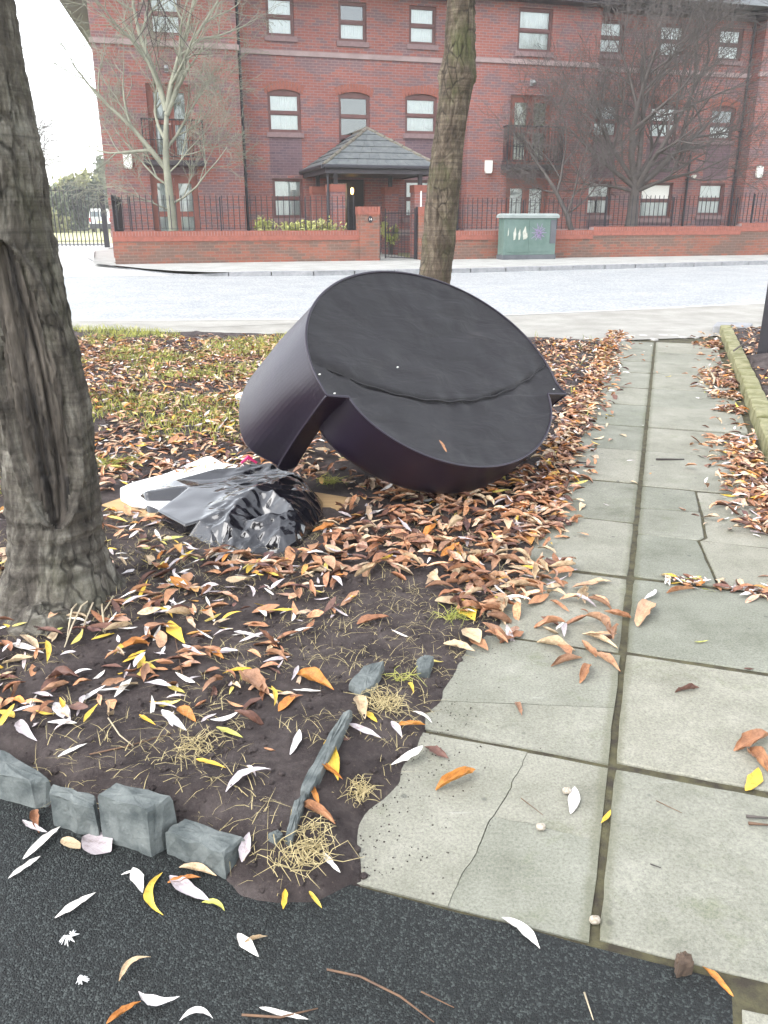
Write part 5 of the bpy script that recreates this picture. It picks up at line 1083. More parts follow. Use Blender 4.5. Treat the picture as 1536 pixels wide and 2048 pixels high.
mb = MB(); p = G(497, 922, 0.13); mb.tube([(p[0] - 0.035, p[1], 0.12), (p[0], p[1], 0.15), (p[0] + 0.04, p[1], 0.12)], [0.006, 0.012, 0.006], 6)
tag(mb.build('pink_scrap', M('pink plastic', (0.55, 0.03, 0.14), None, 3, 0.4)), 'scrap of bright pink plastic poking out behind the sack', 'plastic scrap')
p = G(486, 800, 0.05); mb = MB(); V = []
for i in range(10):
    for k in range(14):
        th = math.pi * i / 9; a = 6.283 * k / 14; r = 1 + 0.5 * pn(math.cos(a) * 2, math.sin(a) * 2, th * 2.5); V.append((p[0] + 0.05 * r * math.sin(th) * math.cos(a), p[1] + 0.06 * r * math.sin(th) * math.sin(a), 0.05 + 0.045 * r * math.cos(th)))
tag(mb.grid(V, 10, 14, True).build('paper_scrap', m_poly, None), 'crumpled white paper lying left of the sofa back', 'paper')

# ------------------------------------------------------------------ setts and broken edging in the near bed
def rock(name, top, zt, drop, label, cat, m, group=None, jit=0.006, zb=None):
    """block with a measured top outline (photo points at height zt) and battered sides"""
    rr = random.Random(hash(label) % 1000 if False else len(label) * 7 + int(top[0][0])); w = [G(x, y, zt)[:2] for x, y in top]; c = np.mean(w, 0); mb = MB()
    rings = []
    for (f, dz) in ((0.94, 0.0), (1.0, 0.008), (1.03, drop * 0.5), (1.03, drop)):
        ring = []
        for i in range(len(w)):
            a, b = w[i], w[(i + 1) % len(w)]
            for q in range(5): p = a + (b - a) * q / 5; p = c + (p - c) * f; jj = jit * (0.25 if q == 0 else 0.55); ring.append((p[0] + rr.uniform(-jj, jj), p[1] + rr.uniform(-jj, jj), zt - dz + rr.uniform(-jit, jit) * 0.35))
        rings.append(ring)
    k = len(rings[0]); mb.grid([p for r in rings for p in r], 4, k, True)
    n0 = len(mb.v); mid = []
    for p in rings[0]: mid.append((c[0] + (p[0] - c[0]) * 0.55, c[1] + (p[1] - c[1]) * 0.55, zt + rr.uniform(-0.002, 0.003)))
    mb.v += mid + [(c[0], c[1], zt + 0.002)]
    for i in range(k): i2 = (i + 1) % k; mb.f += [(i, n0 + i, n0 + i2, i2), (n0 + i, n0 + k, n0 + i2)]
    o = mb.build(name, m, None, fix=True); return tag(o, label, cat, group)
SG = 'stone setts edging the bed'
rock('stone_sett', [(-60, 1480), (20, 1505), (98, 1556), (60, 1562), (-60, 1530)], 0.072, 0.12, 'grey stone sett cut off by the left edge of the picture', 'sett', m_sett, SG)
rock('stone_sett', [(104, 1568), (192, 1592), (188, 1612), (98, 1586)], 0.085, 0.12, 'sunken dark sett second from the left, its top half buried', 'sett', m_sett, SG)
rock('stone_sett', [(195, 1588), (231, 1566), (346, 1593), (292, 1620)], 0.118, 0.155, 'tall sett with a broken corner left of the last one', 'sett', m_sett, SG)
rock('stone_sett', [(331, 1660), (368, 1634), (489, 1674), (446, 1708)], 0.062, 0.095, 'last sett at the right end of the row, pale and square', 'sett', m_sett, SG)
EG = 'broken edging stones in the soil'
rock('edging_stone', [(698, 1364), (728, 1330), (768, 1320), (750, 1368), (722, 1386)], 0.055, 0.07, 'flat grey broken edging stone furthest up the line in the soil', 'edging stone', m_sett, EG, 0.004)
rock('edging_stone', [(600, 1574), (640, 1500), (688, 1420), (704, 1416), (690, 1452), (655, 1520), (618, 1582)], 0.072, 0.09, 'long thin grey edging stone set on edge in the soil', 'edging stone', m_sett, EG, 0.004)
rock('edging_stone', [(570, 1672), (588, 1600), (612, 1584), (606, 1612), (584, 1678)], 0.070, 0.09, 'short edging stone below the long thin one, next to the setts', 'edging stone', m_sett, EG, 0.004)
rock('edging_stone', [(833, 1318), (850, 1308), (868, 1312), (858, 1338), (836, 1340)], 0.042, 0.05, 'small pale stone chip in the soil near the slabs', 'edging stone', m_sett, EG, 0.003)
rock('edging_stone', [(536, 1668), (556, 1658), (566, 1668), (552, 1680)], 0.066, 0.06, 'small chip of stone beside the last sett', 'edging stone', m_sett, EG, 0.003)
# rotten wood chunk at the edge of the slabs
m_rot = M('rotten dark wood', (0.045, 0.03, 0.022), (0.10, 0.07, 0.05), 30, 0.95, 1.0, 60, 0.01, stretch=(1, 1, 0.3))
rock('wood_chunk', [(1352, 1908), (1366, 1902), (1384, 1908), (1388, 1924), (1358, 1930)], 0.03, 0.035, 'dark rotten wood chunk at the edge of the slabs', 'wood chunk', m_rot, None, 0.004)
def snail(x, y, lab):
    p = G(x, y, 0.01); mb = MB(); V = []
    for i in range(8):
        for k in range(12): th = math.pi * i / 7; a = 6.283 * k / 12; V.append((p[0] + 0.011 * math.sin(th) * math.cos(a), p[1] + 0.009 * math.sin(th) * math.sin(a), 0.008 + 0.008 * math.cos(th) + 0.001 * math.sin(a * 3)))
    tag(mb.grid(V, 8, 12, True).build('pebble', M('brown pebble', (0.22, 0.18, 0.13), (0.42, 0.38, 0.32), 160, 0.5), None, True), lab, 'pebble')
snail(1134, 1580, 'striped brown pebble beside the white leaf on the slab'); snail(1190, 1838, 'brown pebble in the end of the slab joint by the tarmac'); snail(1082, 1652, 'dark brown pebble on the cracked slab')
# black post at the right edge
pp = G(1520, 735); post = thing('metal_post', 'black ribbed metal post at the right edge of the picture', 'post', (float(pp[0]) + 0.10, float(pp[1]) + 0.05, 0.08), R(12))
MB().box(-0.09, 0.09, -0.07, 0.07, -0.1, 1.75).build('shaft', m_black, post, bevel=0.008); MB().box(-0.105, -0.085, -0.09, -0.03, -0.1, 1.74).build('rib', m_black, post); MB().box(-0.02, 0.02, -0.09, -0.069, -0.1, 1.74).build('rib', m_black, post)
MB().box(-0.10, 0.10, -0.085, 0.085, 1.751, 1.80).build('cap', m_black, post, bevel=0.01)

# ------------------------------------------------------------------ fallen leaves
def leaf_shape(kind, m, w, r, bend=None, cup=None, sweep=None, twist=None):
    v = np.linspace(0, 1, m); s = np.linspace(-1, 1, w)
    if kind == 'narrow': hw = 0.095 * r.uniform(0.8, 1.25) * np.sin(math.pi * np.clip(v, 0.01, 0.99) ** 0.85) ** 0.85; bend = r.uniform(-0.9, 0.9) if bend is None else bend; cup = r.uniform(0.0, 0.6) if cup is None else cup
    else: hw = 0.185 * r.uniform(0.75, 1.2) * np.sin(math.pi * np.clip(v, 0.01, 0.99) ** 0.8) ** 0.75; bend = r.uniform(-0.9, 1.1) if bend is None else bend; cup = r.uniform(0.1, 1.3) if cup is None else cup
    sweep = r.uniform(-0.25, 0.25) if sweep is None else sweep; twist = r.uniform(-1.4, 1.4) if twist is None else twist
    hw = hw * (1 + np.convolve(r.uniform(-0.35, 0.35, m + 2), [0.3, 0.4, 0.3], 'same')[1:-1])
    th = bend * (v - 0.5); dx = np.cos(th) / (m - 1); dz = np.sin(th) / (m - 1)
    cx = np.r_[0, np.cumsum(dx[:-1])] - 0.5; czz = -np.r_[0, np.cumsum(dz[:-1])] * (1 if bend > 0 else 1)
    wav = r.uniform(-0.4, 0.4, (m, w))
    S, Vv = np.meshgrid(s, v); HW = hw[:, None]; A = cup * np.abs(S) ** 0.8 * (1 + wav)
    y = np.sign(S) * np.abs(S) * HW * np.cos(A * 0.9); z = np.abs(S) * HW * np.sin(A) * 1.1
    t = twist * (Vv - 0.5); y2 = y * np.cos(t) - z * np.sin(t); z2 = y * np.sin(t) + z * np.cos(t)
    x = cx[:, None] + 0 * S; y2 = y2 + sweep * ((Vv - 0.5) ** 2 - 0.25) * 1.6; z2 = z2 + czz[:, None]
    Pp = np.stack([x, y2, z2], -1).reshape(-1, 3)
    if bend > 0: pass
    Pp[:, 2] -= Pp[:, 2].min(); I = np.arange(m * w).reshape(m, w)
    F = np.stack([I[:-1, :-1], I[1:, :-1], I[1:, 1:], I[:-1, 1:]], -1).reshape(-1, 4)
    return Pp, F
LK = {'brown': ('broad', m_lbrown), 'tan': ('broad', m_ltan), 'white': ('narrow', m_lwhite), 'lavender': ('narrow', m_llav), 'yellow': ('narrow', m_lyel), 'orange': ('broad', m_lora), 'dark': ('broad', m_ldark), 'green': ('narrow', m_lgre)}
LW = {'brown': 'brown', 'tan': 'beige', 'white': 'white', 'lavender': 'lavender grey', 'yellow': 'yellow', 'orange': 'orange brown', 'dark': 'dark brown', 'green': 'yellow green'}
LC_ = {'brown': [(0.25, 0.115, 0.06), (0.38, 0.19, 0.10), (0.30, 0.15, 0.085), (0.48, 0.29, 0.18), (0.15, 0.07, 0.045), (0.40, 0.25, 0.18), (0.44, 0.23, 0.12), (0.10, 0.05, 0.038)], 'tan': [(0.50, 0.39, 0.26), (0.46, 0.35, 0.25)], 'white': [(0.64, 0.62, 0.59), (0.72, 0.70, 0.66)], 'lavender': [(0.42, 0.37, 0.38), (0.50, 0.45, 0.46)],
       'yellow': [(0.58, 0.40, 0.06), (0.52, 0.44, 0.12)], 'orange': [(0.50, 0.20, 0.045), (0.45, 0.24, 0.07)], 'dark': [(0.13, 0.06, 0.045), (0.10, 0.05, 0.045)], 'green': [(0.36, 0.38, 0.10)]}
lr = np.random.default_rng(12)
TM = {k: [leaf_shape(k, 6, 3, lr) for _ in range(26)] for k in ('narrow', 'broad')}
HM = {k: [] for k in TM}
for k in TM:
    for q in range(16):
        V, F = leaf_shape(k, 9, 5, lr); HM[k].append(npmesh('leaf', V, F)); HM[k][-1].polygons.foreach_set('use_smooth', [True] * len(F))
n_hero = 0
def hero(x0, y0, x1, y1, kind, label, bend=0.5, cup=0.35, sweep=0.1, wide=1.0, lift=0.002, broad=None, group=None):
    """single leaf lying between two measured points"""
    global n_hero; n_hero += 1
    a, b = G(x0, y0), G(x1, y1); c = (a + b) / 2; L = float(np.linalg.norm(b[:2] - a[:2])) * 1.02; r = np.random.default_rng(900 + n_hero)
    kk = broad or LK[kind][0]; V, F = leaf_shape(kk, 11, 7, r, bend * 0.6, cup, sweep, r.uniform(-1.1, 1.1) if kk == 'broad' else r.uniform(-0.6, 0.6)); V = V * np.array([1, wide, 1]); st = MB()
    me = npmesh('fallen_leaf', V, F); o = link('fallen_leaf', me, LK[kind][1], None, True)
    xs = np.linspace(a[0], b[0], 5); ys = np.linspace(a[1], b[1], 5); z = float(ground_z(xs, ys).max())
    o.location = (c[0], c[1], z + lift); o.scale = (L, L, L); o.rotation_euler = (0, 0, math.atan2(b[1] - a[1], b[0] - a[0]))
    return tag(o, label, 'leaf', group or 'fallen leaves')
T_ = 'on the dark tarmac'
hero(18, 1759, 81, 1715, 'white', 'white narrow leaf at the left edge of the tarmac, lower of a touching pair', .4, .4)
hero(47, 1720, 121, 1656, 'white', 'white narrow leaf at the left edge of the tarmac, upper of a touching pair', .4, .5)
hero(118, 1644, 192, 1665, 'white', 'broad folded white leaf lying against the foot of the sunken sett', 1.2, .5, -.2, 1.5)
hero(124, 1680, 160, 1700, 'tan', 'small round beige leaf below the broad white leaf by the setts', .3, .2, 0, 1.5)
hero(168, 1675, 222, 1706, 'lavender', 'grey lobed leaf below the tall broken sett', .4, .3, 0, 1.9, broad='broad')
hero(46, 1642, 95, 1668, 'lavender', 'pale lavender leaf on the tarmac under the left sett', .8, .4, .2, 1.2)
hero(70, 1622, 79, 1670, 'brown', 'brown leaf standing against the foot of the left setts', .8, .8)
hero(111, 1838, 191, 1788, 'white', 'long white leaf alone on the tarmac left of the yellow leaf', .3, .3, .05)
hero(243, 1752, 279, 1742, 'white', 'white leaf, left blade of the star shaped pair on the tarmac', .3, .4, 0, 1.2)
hero(266, 1738, 285, 1788, 'white', 'white leaf, long blade of the star shaped pair on the tarmac', .3, .4, 0, 1.5)
hero(325, 1748, 327, 1833, 'yellow', 'bright yellow crescent leaf on the tarmac below the setts', .3, .3, .55, 1.1)
hero(340, 1754, 419, 1804, 'lavender', 'broad lavender white leaf beside the yellow crescent leaf', .5, .3, .1, 1.6)
hero(404, 1807, 449, 1825, 'green', 'yellow green leaf at the edge of the tarmac near the dry tuft', .4, .3, -.3, 1.5)
hero(359, 1738, 434, 1756, 'tan', 'beige curled leaf at the foot of the last sett', .9, .7, 0, .8)
hero(336, 1768, 402, 1758, 'orange', 'orange brown leaf half under the broad lavender leaf', .5, .6, 0, .7)
hero(476, 1870, 517, 1916, 'white', 'white leaf crossed by a thin stalk on the tarmac', .2, .3, .05, 1.5)
hero(488, 1888, 535, 1875, 'tan', 'thin beige stalk leaf lying across a white leaf', .2, .8, 0, .4)
hero(239, 1964, 304, 1918, 'tan', 'beige crescent leaf curled on the tarmac', 1.2, .5, -.6, .7)
hero(278, 1986, 360, 1997, 'white', 'white leaf bowed like a dish near the bottom of the tarmac', .9, .4, .6, 1.1)
hero(214, 2050, 282, 2006, 'orange', 'orange brown narrow leaf at the bottom edge of the tarmac', .4, .6, 0, .6)
hero(360, 2044, 428, 2042, 'white', 'folded white leaf at the very bottom edge of the picture', 1.3, .5, -.4, 1.3)
hero(520, 2018, 616, 2042, 'white', 'large white leaf lying on the brown twig at the bottom', .4, .4, .1, 1.0)
hero(1004, 1838, 1079, 1900, 'white', 'white leaf pointing from the slab edge onto the tarmac', .3, .3, -.2, 1.1)
hero(1405, 1936, 1466, 1996, 'orange', 'orange narrow leaf beside the rotten wood chunk', .4, .5, .1, .6)
hero(873, 1583, 952, 1544, 'orange', 'large folded orange brown leaf alone on the cracked slab', 1.3, .9, .2, .8)
hero(1141, 1629, 1149, 1576, 'white', 'white leaf standing out on the middle of the slab near the pebble', .2, .3, .05, 1.6)
hero(1202, 1648, 1221, 1622, 'yellow', 'small yellow leaf in the central slab joint', .3, .3, .1, 1.3)
hero(1491, 1583, 1516, 1538, 'yellow', 'yellow orange leaf near the right edge of the slabs', .3, .3, .1, 1.6)
hero(1468, 1504, 1540, 1474, 'brown', 'large brown leaf at the right edge, upper of two touching', 1.2, .9)
hero(1498, 1500, 1545, 1560, 'brown', 'large brown leaf at the right edge, lower of two touching', .9, .9)
hero(783, 1539, 845, 1502, 'white', 'white folded leaf across the corner of the soil and slab', .9, .5, .3, 1.2)
hero(849, 1496, 897, 1520, 'dark', 'dark brown leaf on the slab joint beside a white leaf', .6, .5)
hero(783, 1464, 804, 1498, 'lavender', 'lavender leaf standing on the soil edge of the slabs', .5, .5, 0, 1.4)
hero(794, 1470, 851, 1469, 'orange', 'thin orange leaf on the soil beside the lavender leaf', .3, .6, 0, .6)
hero(698, 1476, 762, 1507, 'lavender', 'lavender leaf on bare soil right of the long edging stone', .5, .3, .1, 1.2)
hero(735, 1448, 755, 1471, 'yellow', 'small yellow leaf on bare soil under the dry tuft', .3, .3, .1, 1.5)
hero(716, 1418, 730, 1466, 'tan', 'pinkish beige leaf above the small yellow leaf', .4, .5, 0, .8)
hero(1031, 1407, 1044, 1434, 'brown', 'small brown leaf on the hairline crack of the slab', .8, .8, 0, 1)
hero(1350, 1387, 1398, 1378, 'dark', 'narrow dark leaf alone on the right hand slab', .4, .8, 0, .6)
hero(887, 1300, 949, 1316, 'tan', 'beige leaf at the soil edge below the leaf drift', .6, .5)
hero(930, 1268, 958, 1298, 'tan', 'round beige leaf at the lower tip of the drift, left of two', .4, .3, 0, 1.3)
hero(940, 1282, 975, 1308, 'brown', 'round brown leaf at the lower tip of the drift, right of two', .4, .3, 0, 1.2)
hero(1001, 1288, 1047, 1266, 'brown', 'brown leaf lying flat on the slab joint below the drift', .4, .3, 0, 1.1)
hero(917, 1230, 949, 1258, 'yellow', 'large golden yellow leaf at the edge of the brown drift', .7, .5, 0, 2.6)
hero(1074, 1287, 1150, 1305, 'tan', 'long folded beige leaf on the slab joint', .6, .9, 0, .8)
hero(1102, 1335, 1164, 1319, 'brown', 'rolled brown leaf lowest on the left hand slabs', .5, 1.1, 0, .7)
hero(1160, 1368, 1180, 1333, 'brown', 'upright curled brown leaf below the rolled one', 1.2, .9, 0, 1)
hero(1186, 1310, 1240, 1346, 'brown', 'brown leaf beside the central joint at the end of the drift', .7, .9, 0, .8)
hero(1165, 1270, 1235, 1300, 'tan', 'beige leaf nearest the central joint in the drift tail', .7, .7, 0, .9)
hero(1173, 1168, 1223, 1165, 'tan', 'flat beige leaf alone on the slab right of the drift', .5, .4, 0, 1)
hero(1276, 1254, 1302, 1208, 'brown', 'torn brown leaf just right of the central joint', .9, .6, 0, 1)
hero(1333, 1188, 1389, 1179, 'brown', 'rolled brown leaf on the right slab below the leaf line', .3, 1.1, 0, .6)
hero(1289, 1199, 1310, 1181, 'white', 'small white curled leaf right of the central joint', .9, .5, .3, 1.2)
hero(715, 1264, 778, 1250, 'brown', 'brown leaf alone in the middle of the bare soil', .8, .5)
hero(457, 1640, 546, 1596, 'lavender', 'large silver grey leaf right of the last two setts', .9, .5, -.3, 1.2)
hero(487, 1763, 501, 1703, 'lavender', 'lavender leaf pointing down beside the last sett', .3, .4, 0, 1.2)
hero(647, 1734, 681, 1776, 'white', 'white leaf on the soil right of the big dry tuft', .3, .3, .1, 1.1)
hero(567, 1830, 571, 1790, 'yellow', 'yellow leaf pointing down under the big dry tuft', .3, .4, .05, 1.1)
hero(619, 1792, 644, 1826, 'yellow', 'yellow leaf at the tarmac edge right of the tuft', .3, .4, .05, 1.0)
hero(606, 1650, 671, 1692, 'brown', 'rolled brown leaf above the big dry tuft', .3, 1.1, 0, .6)
hero(614, 1600, 639, 1648, 'orange', 'orange brown leaf right of the long edging stone', .5, .5, 0, .8)
hero(634, 1570, 686, 1602, 'orange', 'thin orange leaf crossing the yellow leaf on the soil', .3, .9, 0, .4)
hero(662, 1508, 677, 1598, 'yellow', 'long yellow leaf right of the long edging stone', .5, .4, .12, 1.0)
hero(582, 1546, 600, 1495, 'white', 'white leaf left of the long edging stone', .4, .4, .15, 1.0)
hero(397, 1568, 457, 1588, 'yellow', 'yellow leaf behind the tall broken sett', .6, .4, .1, .9)
hero(124, 1561, 181, 1534, 'white', 'white leaf behind the sunken sett', .3, .3, .05, .9)
hero(48, 1482, 82, 1528, 'lavender', 'lavender folded leaf behind the leftmost sett', .8, .5, .2, 1.3)
hero(103, 1489, 160, 1491, 'white', 'white leaf lying level above the setts', .3, .3, .1, 1.1)
hero(116, 1447, 147, 1487, 'white', 'broad white oval leaf in the bed left of the tuft', .4, .3, 0, 2.0)
hero(447, 1369, 506, 1360, 'yellow', 'yellow leaf on bare soil below the middle of the bed', .8, .5, .15, 1.0)
hero(278, 1347, 321, 1366, 'yellow', 'yellow leaf below the dead shoots, lower of two', .5, .4, .1, 1.2)
hero(259, 1341, 295, 1326, 'yellow', 'yellow leaf below the dead shoots, upper of two', .5, .4, .1, 1.2)
hero(343, 1272, 373, 1320, 'yellow', 'bright yellow leaf right of the dead shoots', .4, .3, .1, 1.4)
hero(28, 1321, 93, 1341, 'white', 'bluish white leaf at the foot of the leaning trunk', .4, .3, .1, 1.0)
hero(594, 1368, 668, 1403, 'orange', 'large orange brown leaf left of the flat edging stone', .9, .7, .1, .9)
hero(416, 1324, 449, 1341, 'orange', 'vivid orange leaf in the middle of the bed', .9, .6, 0, 1.2)
hero(470, 1285, 523, 1297, 'white', 'thin white leaf on dark soil above the bare patch', .5, .4, .2, .9)
hero(483, 1371, 540, 1416, 'brown', 'brown leaf on soil left of the large orange brown leaf', .7, .8)
hero(436, 1491, 488, 1513, 'green', 'yellow green leaf right of the small straw tuft', .5, .4, .1, 1.1)
hero(327, 1451, 376, 1494, 'white', 'white leaf above the small straw tuft', .4, .4, .1, 1.2)
hero(361, 1443, 394, 1474, 'orange', 'orange leaf above the small straw tuft beside a white leaf', .5, .5)
hero(283, 1467, 316, 1489, 'yellow', 'small yellow leaf left of the small straw tuft', .4, .4)
hero(559, 1447, 590, 1414, 'orange', 'orange yellow leaf left of the top of the long edging stone', .4, .4)
hero(233, 1424, 267, 1386, 'white', 'white leaf below the dead shoots among brown leaves', .5, .5, .1, 1.2)
hero(494, 1166, 523, 1136, 'yellow', 'yellow green leaf in front of the black sack', .6, .5, 0, 1.6)
hero(440, 1590, 440, 1590 + 1e-3, 'yellow', 'x') if False else None
for (x0, y0, x1, y1, kd, lab) in ((878, 880, 893, 905, 'brown', 'small brown leaf stuck on the black underside of the sofa'),):
    # leaf resting on the tilted underside
    nrm = SR @ Vector((0, 0, 1)); T0 = Vector((0.2918, 3.7222, 0.5793)); ro = Vector((0, 0, EYE)); pts = []
    for (x, y) in ((x0, y0), (x1, y1)): rd = Vector(ray(x, y)); tq = (T0 + nrm * 0.004 - ro).dot(nrm) / rd.dot(nrm); pts.append(ro + rd * tq)
    V, F = leaf_shape('narrow', 9, 5, np.random.default_rng(5), 0.3, 0.5, 0.05, 0.2); me = npmesh('fallen_leaf', V * np.array([1, 1.6, 1]), F); o = link('fallen_leaf', me, m_lbrown, None, True)
    xa = (pts[1] - pts[0]); L = xa.length; xa.normalize(); ya = nrm.cross(xa).normalized(); o.matrix_world = Matrix.Translation((pts[0] + pts[1]) / 2) @ Matrix((xa, ya, nrm)).transposed().to_4x4() @ Matrix.Scale(L, 4); tag(o, lab, 'leaf', 'fallen leaves')

# zones of litter: polygon, density per m2, palette, length, pile height, description
PALA = [('brown', .66), ('tan', .19), ('white', .03), ('lavender', .05), ('yellow', .02), ('orange', .03), ('dark', .03)]
PALV = [('brown', .52), ('tan', .20), ('white', .06), ('lavender', .06), ('yellow', .05), ('orange', .06), ('dark', .05)]
PALN = [('brown', .36), ('tan', .10), ('white', .15), ('lavender', .16), ('yellow', .11), ('orange', .05), ('dark', .05), ('green', .02)]
def zp(*p): return GP(p)
ZN = [(zp((-1500, 672), (1210, 690), (1186, 800), (1150, 900), (1100, 1000), (1000, 1010), (640, 985), (430, 965), (200, 1020), (-300, 1110), (-1500, 1110)), 700, PALV, (0.04, 0.09), 0.045, 'brown leaf litter on the grass verge'),
      (zp((560, 1000), (720, 975), (1000, 975), (1110, 990), (1170, 1040), (1110, 1080), (1140, 1150), (1110, 1200), (1010, 1240), (930, 1262), (880, 1200), (780, 1175), (680, 1180), (560, 1160), (420, 1150), (600, 1060)), 800, PALA, (0.055, 0.11), 0.034, 'in the drift in front of the sofa'),
      (zp((980, 1180), (1110, 1120), (1240, 1200), (1255, 1290), (1240, 1320), (1150, 1318), (1080, 1290), (960, 1275)), 260, PALA, (0.07, 0.115), 0.015, 'at the tail of the drift on the slabs'),
      (zp((-1300, 1090), (60, 1110), (215, 1030), (300, 1050), (420, 1120), (640, 1165), (740, 1190), (700, 1250), (560, 1330), (300, 1370), (-1300, 1400)), 620, PALN, (0.04, 0.095), 0.025, 'in the bed between the trunk and the sack'),
      (zp((-1300, 1360), (300, 1350), (560, 1340), (620, 1400), (480, 1460), (430, 1500), (200, 1490), (0, 1500), (-1300, 1460)), 480, PALN, (0.04, 0.09), 0.015, 'in the bed above the setts'),
      (zp((560, 1250), (880, 1200), (870, 1370), (720, 1640), (520, 1660), (420, 1560), (520, 1450)), 26, PALN, (0.03, 0.07), 0.004, 'scattered on the bare soil')]
rec = []
def add(x, y, pal, lr_, pile, desc):
    n = len(x); ks = np.array([p[0] for p in pal]); pr = np.array([p[1] for p in pal]); pr = pr / pr.sum(); kd = lr.choice(ks, n, p=pr); z = ground_z(x, y)
    for i in range(n): rec.append((x[i], y[i], float(z[i]) + 0.001 + lr.random() ** 1.5 * pile, str(kd[i]), lr.uniform(*lr_), lr.uniform(0, 6.283), lr.normal(0, 0.20) if pile > 0.01 else lr.normal(0, .06), lr.normal(0, 0.24) if pile > 0.01 else lr.normal(0, .06), int(lr.integers(0, 26)), desc))
for (pl, dens, pal, ln, pile, desc) in ZN:
    mn, mx = pl.min(0), pl.max(0); mn = np.maximum(mn, (-5.2, 0.5)); mx = np.minimum(mx, (5.0, 12)); n = int((mx[0] - mn[0]) * (mx[1] - mn[1]) * dens); x = lr.uniform(mn[0], mx[0], n); y = lr.uniform(mn[1], mx[1], n)
    ok = (sdist(pl, x, y) + fbm(x, y, 5, 3) * 0.25) > 0; ok &= (lr.random(n) < np.clip(0.35 + (fbm(x, y, 2.2, 3) + 0.28) * 1.7, 0.15, 1)) if dens > 100 else True
    ok &= np.hypot(x + 1.075, y - TY) > 0.22
    add(x[ok], y[ok], pal, ln, pile, desc)
# leaves caught along both edges of the path and in the right-hand bed
s_ = lr.uniform(2.3, 8.7, 2600); t_ = KT - 0.05 + 0.008 * s_ - np.abs(lr.normal(0, 0.11, 2600)) - 0.02; ok = (fbm(s_, t_ * 0.3, 1.6, 3) > 0.0) | (lr.random(2600) < 0.06); ok &= (s_ < 2.9) | (fbm(s_, 0 * s_, 1.1, 2) > -0.12); q = np.array([P(a, b) for a, b in zip(s_[ok], t_[ok])]); add(q[:, 0], q[:, 1], PALV, (0.05, 0.09), 0.03, 'along the foot of the mossy kerb')
s_ = lr.uniform(2.4, 8.8, 2300); t_ = lr.uniform(KT + 0.14, 2.2, 2300); q = np.array([P(a, b) for a, b in zip(s_, t_)]); add(q[:, 0], q[:, 1], PALV, (0.05, 0.09), 0.03, 'in the bed behind the mossy kerb')
s_ = lr.uniform(2.0, 8.6, 1500); t_ = -0.50 + np.abs(lr.normal(0, 0.10, 1500)); q = np.array([P(a, b) for a, b in zip(s_, t_)]); add(q[:, 0], q[:, 1], PALV, (0.05, 0.095), 0.015, 'along the left edge of the slab path')
s_ = 1.70 + lr.normal(0, 0.025, 120); t_ = lr.uniform(0.06, 0.7, 120) ** 0.8; q = np.array([P(a, b) for a, b in zip(s_, t_)]); add(q[:, 0], q[:, 1], PALN, (0.04, 0.08), 0.012, 'in the leaf line across the right slab joint')
s_ = lr.uniform(1.0, 7.8, 46); t_ = lr.uniform(-0.42, 0.55, 46); q = np.array([P(a, b) for a, b in zip(s_, t_)]); add(q[:, 0], q[:, 1], PALN, (0.03, 0.06), 0.001, 'scattered on the slab path')
RX = np.array([(r[0], r[1], r[2]) for r in rec]); RL = np.array([r[4] for r in rec])
zc = RX[:, 1] * _c - (RX[:, 2] - EYE) * _s; px = 768 + FPX * RX[:, 0] / zc; py = 1024 - FPX * (RX[:, 1] * _s + (RX[:, 2] - EYE) * _c) / zc
hid = inside(np.array([(485, 800), (620, 620), (760, 548), (1134, 792), (1098, 850), (984, 972), (866, 996), (690, 930), (640, 880), (560, 945), (485, 918)], float), px, py) | inside(np.array([(205, 1008), (410, 910), (560, 930), (706, 996), (650, 1045), (600, 1115), (430, 1115), (300, 1045)], float), px, py) | inside(np.array([(-10, 1300), (-10, 600), (150, 600), (215, 1000), (240, 1170), (140, 1300)], float), px, py)
scr = np.where(hid | (px < 5) | (px > 1530) | (py > 2040), 0, RL / zc * (RX[:, 2] > -0.02) * (1 + 4 * (RX[:, 2] - ground_z(RX[:, 0], RX[:, 1]))))
order = np.argsort(-scr); NI = 300 - n_hero; single = set(order[:NI].tolist())
Vs, Fs, Cs = [], [], []; off = 0
foot = sdist(GP([(203, 1009), (240, 996), (330, 985), (560, 975), (612, 981), (712, 996), (655, 1045), (606, 1118), (552, 1132), (430, 1122), (370, 1100), (312, 1048)]), RX[:, 0], RX[:, 1]) > -0.03
for i, (x, y, z, kd, L, yaw, tx, ty, tm_, desc) in enumerate(rec):
    if foot[i]: continue
    kk = LK[kd][0]
    Rm = Matrix.Rotation(yaw, 3, 'Z') @ Matrix.Rotation(tx, 3, 'X') @ Matrix.Rotation(ty, 3, 'Y')
    if i in single:
        o = bpy.data.objects.new('fallen_leaf', HM[kk][tm_ % 16]); C.objects.link(o)
        if not o.data.materials: o.data.materials.append(LK[kd][1])
        o.material_slots[0].link = 'OBJECT'; o.material_slots[0].material = LK[kd][1]
        o.matrix_world = Matrix.Translation((x, y, z + 0.004)) @ Rm.to_4x4() @ Matrix.Scale(L, 4)
        tag(o, LW[kd] + (' curled' if kk == 'broad' else ' narrow') + ' leaf ' + desc, 'leaf', 'fallen leaves ' + desc); continue
    V, F = TM[kk][tm_]; V = (V * L) @ np.array(Rm).T + (x, y, z)
    Vs.append(V); Fs.append(F + off); off += len(V); cs = LC_[kd]; c = np.array(cs[i % len(cs)]) * (0.9 + 0.55 * ((i * 0.618) % 1)); Cs.append(np.repeat(c[None], len(V), 0))
lo = link('leaf_litter', npmesh('leaf_litter', np.concatenate(Vs), np.concatenate(Fs), np.concatenate(Cs)), m_leafstuff)
tag(lo, 'brown autumn leaf litter covering the verge and path edges', 'leaf litter', kind='stuff')

